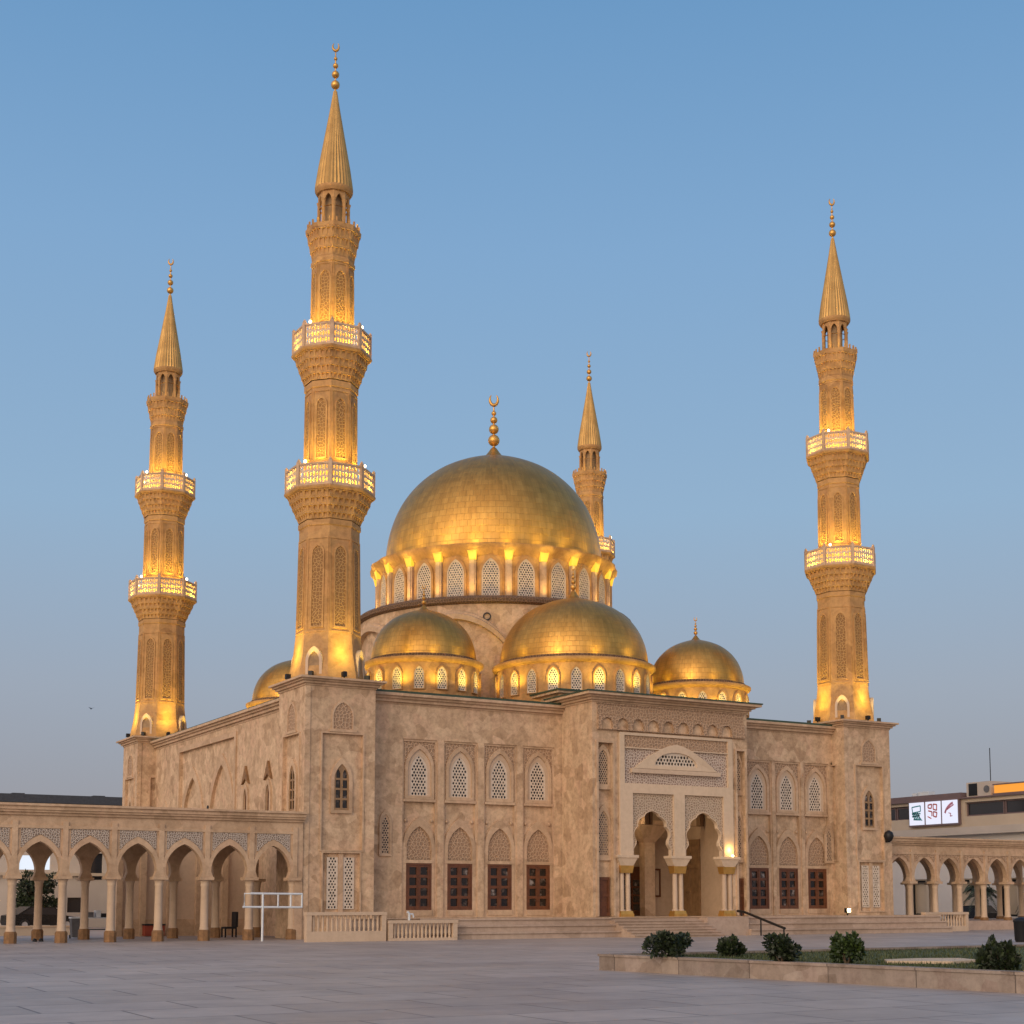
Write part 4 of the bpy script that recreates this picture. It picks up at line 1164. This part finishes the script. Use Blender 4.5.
for _ in range(52000):
    s_, t_2 = rnd.random(), rnd.random() ** 2.2
    p = (PI_[0].lerp(PI_[1], s_)).lerp(PI_[3].lerp(PI_[2], s_), t_2 * .75)
    hgt = rnd.uniform(.03, .10); a = rnd.uniform(0, 6.28); i = len(b.v); lx, ly = rnd.uniform(-.04, .04), rnd.uniform(-.04, .04)
    b.v += [(p.x - .012 * cos(a), p.y - .012 * sin(a), .34), (p.x + .012 * cos(a), p.y + .012 * sin(a), .34), (p.x + lx, p.y + ly, .34 + hgt)]
    b.face((i, i + 1, i + 2))
tag(mk('grass', b, leaf_mat('grass blades', (.05, .065, .016)), recalc=False), 'short green grass covering the planting bed', 'grass', kind='stuff')
tag(mk('garden_path', B().plate([(-2.6, -40.7), (-1.5, -41.7), (-.3, -41.4), (.2, -40.3), (-.8, -39.9), (-2., -40.0)], [], .345, .41, flat), 'white'), 'pale irregular stone slab lying in the grass', 'stone slab')
bush('broad dark bush nearest the left corner of the kerb', -5.72, -36.27, .34, 1.05, .68, 1)
bush('smallest and thinnest bush, second from the left corner', -3.2, -35.6, .34, .7, .66, 2, 'leaf', True)
bush('round dark clipped bush in the middle of the row', -5.1, -39.9, .34, .78, .66, 3)
bush('brighter green bushy shrub with stacked lobes', -4.3, -41.2, .34, .66, .74, 4, 'leaf2')
bush('large spiky dark bush at the right edge', -3.66, -44.97, .34, .85, .76, 5, 'leaf', True)

# ------------------------------------------------------------------ background right: office building with lit sign
ob = thing('office_building', 'beige flat-roofed office building behind the right arcade', 'building', (66, 5, 0))
UX = 60.0
b = B()
strip = [rect(4, 15.0, 8.35, 9.45), rect(20.9, 24.5, 8.4, 9.5)]
b.plate(rect(-18, 26, 0, 9.75), strip + [rect(24 - 4.6 * k, 26 - 4.6 * k - .4, .6, 3.4) for k in range(1, 8)], -.5, 0, left(UX))
b.box(UX + .5, UX + 12, -18, 26, 0, 9.75)
wall = mk('wall', b, 'office', ob)
for (a0, a1) in ((4, 7.5), (7.6, 11.2), (11.3, 15.0), (20.9, 22.6), (22.7, 24.5)):
    w_ = mk('window', B().plate(rect(a0, a1, 8.36, 9.44), [rect(a0 + .1, a1 - .1, 8.46, 9.34)], -.3, -.2, left(UX)), 'white_metal' if False else 'office_trim', ob)
    mk('glass', B().plate(rect(a0 + .05, a1 - .05, 8.4, 9.4), [], -.3, -.27, left(UX)), 'glass', w_)
for k in range(1, 8):
    a0, a1 = 26 - 4.6 * k - .4, 24 - 4.6 * k
    a0, a1 = min(a0, a1), max(a0, a1)
    mk('door', B().plate(rect(a0, a1, .6, 3.4), [rect(a0 + .12, a1 - .12, .75, 3.25)], -.3, -.2, left(UX)), 'black', ob)
mk('lower_wall', B().plate(rect(-18, 26, 0, 6.9), [rect(24 - 4.6 * k - .8, 26 - 4.6 * k - .4, .6, 3.5) for k in range(1, 8)], .0, .12, left(UX)), 'white_wall', ob)
b = B(); b.box(UX - .25, UX + .6, 15.2, 26.2, 9.75, 10.25); b.box(UX - .2, UX + .6, -18.2, 15.2, 9.75, 9.85); mk('fascia', b, 'office_trim', ob)
b = B(); b.box(UX - .7, UX, -18, 26, 6.9, 7.5); mk('canopy_slab', b, 'office_pale', ob)
b = B(); b.box(UX + .2, UX + 4, 12.6, 15.0, 9.75, 11.0); hut = mk('rooftop_hut', b, 'office_pale', ob)
mk('hut_window', B().box(UX + .16, UX + .21, 13.9, 14.75, 9.95, 10.9), 'black', hut); mk('hut_vent', B().lathe([(.28, -.02), (.28, .04)], 12, cap=True), 'bin', hut, Matrix.Translation((UX + .18, 12.95, 10.4)) @ Matrix.Rotation(-pi / 2, 4, 'Y'))
mk('antenna', B().tube([(UX + .6, 12.9, 11.0), (UX + .6, 12.9, 13.6)], .035, 6), 'black', ob)
b = B(); b.box(UX + .2, UX + .9, 19.0, 20.2, 10.25, 10.6); b.box(UX + .3, UX + .8, 20.4, 20.9, 10.25, 10.55); mk('rooftop_unit', b, 'white_metal', ob)
b = B(); b.box(UX - .15, UX + 2.5, 8.0, 12.0, 9.86, 10.02); b.box(UX - .2, UX + 2.5, 7.0, 12.2, 9.95, 10.55); 
sc = thing('lit_canopy', 'glowing orange canopy box on the roof edge', 'canopy', (61, 9, 9.86))
mk('light_box', B().box(UX - .05, UX + 2.2, 3.2, 12.0, 9.98, 10.6), 'orange', sc); mk('frame', B().box(UX - .12, UX + 2.3, 3.1, 12.1, 10.6, 10.7).box(UX - .12, UX + 2.3, 3.1, 12.1, 9.86, 9.98), 'office_trim', sc)
# sign: three lit panels with pseudo-calligraphic marks
sg = thing('sign_board', 'lit white three-panel sign on the office facade', 'sign', (59.8, 18, 7.9))
mk('back_board', B().box(UX - .3, UX - .02, 15.4, 20.75, 7.75, 9.85), 'office_trim', sg)
pan = [(19.05, 20.6), (17.27, 18.82), (15.5, 17.05)]
for i, (a0, a1) in enumerate(pan):
    p_ = mk('panel', B().plate(rect(a0, a1, 7.88, 9.7), [], 0, .1, left(UX - .3)), 'signlit', sg)
    # a grows to the left in the picture: mirror so the marks read as in the photo
    def q(x, y): return (a1 - (a1 - a0) * x, 7.88 + 1.82 * y)
    b = B(); Fs = left(UX - .4)
    def stroke(pts, w):
        for (xa, ya), (xb, yb) in zip(pts, pts[1:]):
            L = math.hypot(xb - xa, yb - ya) or 1; nx, ny = -(yb - ya) / L * w, (xb - xa) / L * w
            b.plate([q(xa + nx, ya + ny), q(xa - nx, ya - ny), q(xb - nx, yb - ny), q(xb + nx, yb + ny)], [], .002, .02, Fs)
    if i == 0:
        stroke([(.2, .8), (.8, .85), (.8, .6), (.25, .55), (.2, .8)], .025)
        for k in range(4): stroke([(.22 + .12 * k, .55), (.4 + .12 * k, .25)], .035)
        stroke([(.2, .5), (.8, .5)], .03); stroke([(.2, .38), (.75, .42)], .03); stroke([(.3, .25), (.8, .22)], .03); stroke([(.6, .45), (.9, .18)], .02)
        mm = 'teal'
    elif i == 1:
        stroke([(.2, .85), (.45, .88), (.42, .7), (.2, .72), (.2, .85)], .03); stroke([(.55, .88), (.8, .85), (.78, .6), (.55, .65), (.55, .88)], .03)
        stroke([(.2, .6), (.45, .55), (.45, .35)], .03); stroke([(.55, .55), (.8, .5), (.75, .3), (.55, .35), (.55, .55)], .03); stroke([(.15, .35), (.4, .25)], .025)
        mm = 'red'
    else:
        stroke([(.2, .45), (.3, .62), (.45, .74), (.62, .84), (.75, .88)], .05); stroke([(.35, .6), (.6, .72), (.8, .8)], .03)
        stroke([(.45, .45), (.6, .42), (.55, .3), (.7, .32)], .02)
        mm = 'pink'
    mk('emblem', b, mm, p_)
# right background: cream wall, palms, car, planters
palm('low palm between the third and fourth right arches', 55.5, 9.5, 0, 2.2, 2.3, 18, 11, 'palms behind the right arcade')
palm('palm with drooping fronds behind the right arcade', 58.0, 12.0, 0, 2.4, 2.4, 18, 12, 'palms behind the right arcade')
palm('palm at the right edge behind the arcade', 58.8, 7.2, 0, 1.7, 2.2, 18, 13, 'palms behind the right arcade')
t = thing('bollard_bin', 'black litter bin standing at the right edge of the plaza', 'bin', (24, -21.5, 0))
mk('body', B().lathe([(.26, 0), (.3, .1), (.33, .85), (.36, .9)], 16, (24, -21.5, 0)), 'black', t, smooth=40); mk('lid', B().lathe([(.37, .9), (.3, 1.0), (.1, 1.08), (.001, 1.09)], 16, (24, -21.5, 0)), 'black', t, smooth=40)

def car(name, label, x, y, rot, mat, grp=None):
    t = thing(name, label, 'car', (x, y, 0), grp); W = Matrix.Translation((x, y, 0)) @ Matrix.Rotation(rot, 4, 'Z')
    prof = [(-2.1, .3), (2.1, .3), (2.15, .55), (2.05, .78), (1.2, .9), (.55, 1.4), (-1.0, 1.44), (-1.75, .98), (-2.15, .9), (-2.2, .5)]
    b = B().plate(prof, [], -.82, .82, lambda a, c, d: (a, d, c)); bd = mk('body', b, mat, t, W)
    g1 = [(1.05, .92), (.5, 1.34), (-.95, 1.37), (-1.55, .98)]
    mk('window', B().plate(g1, [], -.835, .835, lambda a, c, d: (a, d, c)), 'glass', t, W)
    for sx in (-1.35, 1.35):
        for sy in (-.78, .78):
            wm_ = W @ Matrix.Translation((sx, sy, .33)) @ Matrix.Rotation(pi / 2, 4, 'X')
            w_ = mk('wheel', B().lathe([(.2, -.1), (.33, -.1), (.33, .1), (.2, .1), (.2, -.1)], 18), 'tyre', t, wm_, smooth=40)
            mk('rim', B().lathe([(.2, -.07), (.2, .07)], 14, cap=True), 'carw', w_, wm_)
    for sy in (-.6, .6): mk('headlight', B().box(2.06, 2.16, sy - .18, sy + .18, .6, .74), 'carw', t, W)
    return t
car('parked_car', 'dark car parked under the tree beyond the left arcade', -7.9, 26.5, R(12), 'car')
car('parked_car', 'dark car parked behind the right arcade', 56.2, 11.0, R(80), 'car')
# ------------------------------------------------------------------ background left
lb = thing('shop_building', 'cream low building with a bright window seen through the left arches', 'building', (-10, 36, 0))
b = B(); b.plate(rect(-40, 6, 0, 6.2), [rect(-7.8, -5.8, 3.85, 4.8), rect(-3.5, -2.3, 3.2, 5.0), rect(-4.6, -3.2, 1.0, 2.0), rect(-16, -13.5, 1.2, 3.0)], -.4, 0, front(34))
b.box(-40, 6, 34.4, 42, 0, 6.2); mk('wall', b, 'office_pale', lb)
mk('lit_window', B().plate(rect(-7.8, -5.8, 3.85, 4.8), [], -.3, -.2, front(34)), 'white_glow', lb)
mk('window', B().plate(rect(-3.5, -2.3, 3.2, 5.0), [], -.3, -.2, front(34)), 'glass', lb); mk('window', B().plate(rect(-4.6, -3.2, 1.0, 2.0), [], -.3, -.2, front(34)), 'glass', lb)
mk('window', B().plate(rect(-16, -13.5, 1.2, 3.0), [], -.3, -.2, front(34)), 'glass', lb)
mk('ledge', B().box(-40, 6, 33.7, 33.99, 3.45, 3.65), 'office', lb)
tree('dark bushy tree seen through the second left arch', -7.4, 30.5, 0, 3.9, 3.0, 21)
hb = thing('dark_roofed_hall', 'long hall with a dark flat roof far behind the left arcade', 'building', (-10, 90, 0))
mk('wall', B().box(-60, 11.5, 80.5, 100, 0, 11.3), 'office', hb); mk('roof', B().box(-61, 11.9, 79.5, 101, 11.3, 12.1), 'roof_dark', hb)
for k in range(6): mk('roof_vent', B().box(9 - 8 * k, 10.2 - 8 * k, 84, 86, 12.1, 12.5), 'roof_dark', hb)
t = thing('low_wall', 'low beige wall beyond the left arcade', 'wall', (-14, 12, 0))
mk('wall', B().box(-30, -8.6, 12, 12.3, 0, .42), 'office', t); mk('coping', B().box(-30, -8.55, 11.95, 12.35, .42, .5), 'cream', t)
t = thing('metal_table', 'cluttered metal table inside the third left arch', 'table', (-9.7, 5, 0))
mk('top', B().box(-10.3, -9.1, 4.6, 5.4, .95, 1.0), 'white_metal', t)
for x in (-10.25, -9.15):
    for y in (4.65, 5.35): mk('leg', B().box(x - .03, x + .03, y - .03, y + .03, 0, .95), 'black', t)
mk('shelf', B().box(-10.27, -9.13, 4.63, 5.37, .4, .44), 'black', t)
for i, (x, w, h, m_) in enumerate(((-10.1, .3, .22, 'bin'), (-9.72, .22, .3, 'white_metal'), (-9.42, .34, .16, 'black'))):
    tag(mk('storage_box', B().box(x - w / 2, x + w / 2, 4.75, 5.2, 1.002, 1 + h).box(x - w / 2 - .015, x + w / 2 + .015, 4.735, 5.215, 1 + h, 1.03 + h), m_), ['low grey box at the left end of the metal table', 'tall pale box in the middle of the metal table', 'flat black box at the right end of the metal table'][i], 'box', 'boxes on the metal table')
t = thing('litter_bin', 'grey wheeled bin beside the cluttered metal table', 'bin', (-10.75, 4.9, 0))
mk('body', B().hexa([(-10.95, 4.7, .05), (-10.55, 4.7, .05), (-10.55, 5.1, .05), (-10.95, 5.1, .05), (-11.0, 4.65, .95), (-10.5, 4.65, .95), (-10.5, 5.15, .95), (-11.0, 5.15, .95)]), 'bin', t)
mk('lid', B().box(-11.03, -10.47, 4.62, 5.18, .95, 1.03), 'white_metal', t)
for s in (-.2, .2): mk('wheel', B().lathe([(.001, -.03), (.09, -.03), (.09, .03), (.001, .03)], 12), 'tyre', t, Matrix.Translation((-10.75 + s, 5.15, .09)) @ Matrix.Rotation(pi / 2, 4, 'Y'))
t = thing('black_chair', 'black chair standing inside the second arch from the tower', 'chair', (-3.6, 3.4, 0))
mk('seat', B().box(-3.95, -3.35, 3.1, 3.7, .42, .52), 'black', t); mk('backrest', B().box(-3.42, -3.3, 3.08, 3.72, .5, 1.25), 'black', t)
for x in (-3.92, -3.38):
    for y in (3.13, 3.67): mk('leg', B().box(x - .035, x + .035, y - .035, y + .035, 0, .42), 'black', t)
t = thing('red_chest', 'small red and black chest against the court wall', 'chest', (-6.3, 6.9, 0))
mk('body', B().box(-6.9, -5.9, 6.7, 7.2, .04, .55), 'redpaint', t); mk('lid', B().box(-6.93, -5.87, 6.67, 7.23, .55, .63), 'black', t)
t = thing('pair_of_shoes', 'pair of dark shoes left on the paving inside the left arcade', 'shoes', (-13.4, .5, 0))
for s in (-.14, .14):
    b = B().lathe([(.001, 0), (.09, 0), (.1, .05), (.07, .12), (.001, .14)], 10)
    mk('shoe', b, 'black', t, Matrix.Translation((-13.4 + s, .5, 0)) @ Matrix.Diagonal((1, 2, 1, 1)), smooth=60)
t = thing('flying_bird', 'tiny dark bird flying in the sky left of the leftmost minaret', 'bird', (-3.3, 34.35, 14.93))
b = B(); b.v = [(-3.3, 34.2, 14.93), (-3.3, 34.5, 14.95), (-3.25, 34.35, 14.99), (-3.35, 34.35, 14.87), (-3.1, 34.3, 15.08), (-3.5, 34.4, 15.06)]
for f in ((0, 2, 3), (1, 3, 2), (0, 4, 2), (1, 2, 4), (0, 2, 5), (1, 5, 2)): b.face(f)
mk('body', b, 'black', t)

# ------------------------------------------------------------------ sky, sun, camera
wd = bpy.data.worlds.new('World'); S.world = wd; wd.use_nodes = True
nt = wd.node_tree; bg = nt.nodes['Background']
geo = nt.nodes.new('ShaderNodeTexCoord'); sepx = nt.nodes.new('ShaderNodeSeparateXYZ'); nt.links.new(geo.outputs['Generated'], sepx.inputs[0])
rp = nt.nodes.new('ShaderNodeValToRGB'); nt.links.new(sepx.outputs['Z'], rp.inputs[0])
SKY = [(0.0, (.27, .25, .28)), (.05, (.28, .285, .335)), (.14, (.30, .35, .44)), (.26, (.26, .40, .57)), (.42, (.20, .36, .58)), (.56, (.13, .29, .52)), (1.0, (.07, .18, .38))]
e = rp.color_ramp.elements
while len(e) < len(SKY): e.new(.5)
for i, (p, c) in enumerate(SKY): e[i].position = p; e[i].color = tuple(.9 * q for q in c) + (1,)
sky = nt.nodes.new('ShaderNodeTexSky'); sky.sky_type = 'NISHITA'; sky.sun_disc = False
SUN_EL, SUN_AZ = 3.0, 236.0
sky.sun_elevation = R(SUN_EL); sky.sun_rotation = R(SUN_AZ)
nt.links.new(rp.outputs[0], bg.inputs[0]) if False else None
def mixadd(f, a_, b_, mode='ADD'):
    m = nt.nodes.new('ShaderNodeMix'); m.data_type = 'RGBA'; m.blend_type = mode
    if isinstance(f, float): m.inputs[0].default_value = f
    else: nt.links.new(f, m.inputs[0])
    for i, x in ((6, a_), (7, b_)):
        if isinstance(x, tuple): m.inputs[i].default_value = x + (1,)
        else: nt.links.new(x, m.inputs[i])
    return m.outputs[2]
# afterglow in the western sky, opposite the view
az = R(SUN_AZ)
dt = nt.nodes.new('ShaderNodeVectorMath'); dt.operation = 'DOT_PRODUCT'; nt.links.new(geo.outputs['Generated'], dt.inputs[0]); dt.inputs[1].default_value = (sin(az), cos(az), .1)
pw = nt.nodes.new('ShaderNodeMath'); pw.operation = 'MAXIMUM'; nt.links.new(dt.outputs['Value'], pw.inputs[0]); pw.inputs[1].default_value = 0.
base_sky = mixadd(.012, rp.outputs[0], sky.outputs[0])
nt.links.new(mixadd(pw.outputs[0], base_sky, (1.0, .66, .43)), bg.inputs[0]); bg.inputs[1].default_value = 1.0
sl = bpy.data.lights.new('sun', 'SUN'); sl.energy = 1.15; sl.angle = R(45); sl.color = (1., .81, .58)
so = bpy.data.objects.new('sun', sl); COL.objects.link(so)
az = R(SUN_AZ); el = R(18)
d = Vector((sin(az) * cos(el), cos(az) * cos(el), sin(el)))
so.rotation_euler = (-d).to_track_quat('-Z', 'Y').to_euler()
cam = bpy.data.cameras.new('camera'); co = bpy.data.objects.new('camera', cam); COL.objects.link(co)
co.location = (-27.2491, -66.1831, 1.8235); co.rotation_euler = (R(90 + 5.806), 0, R(-29.694))
cam.sensor_width = 36; cam.lens = 1450.9 * 36 / 1024; cam.shift_y = (752.64 - 512) / 1024; cam.clip_end = 5000; cam.clip_start = .1
S.camera = co
S.view_settings.view_transform = 'Standard'; S.view_settings.look = 'None'; S.view_settings.exposure = .2; S.view_settings.gamma = 1
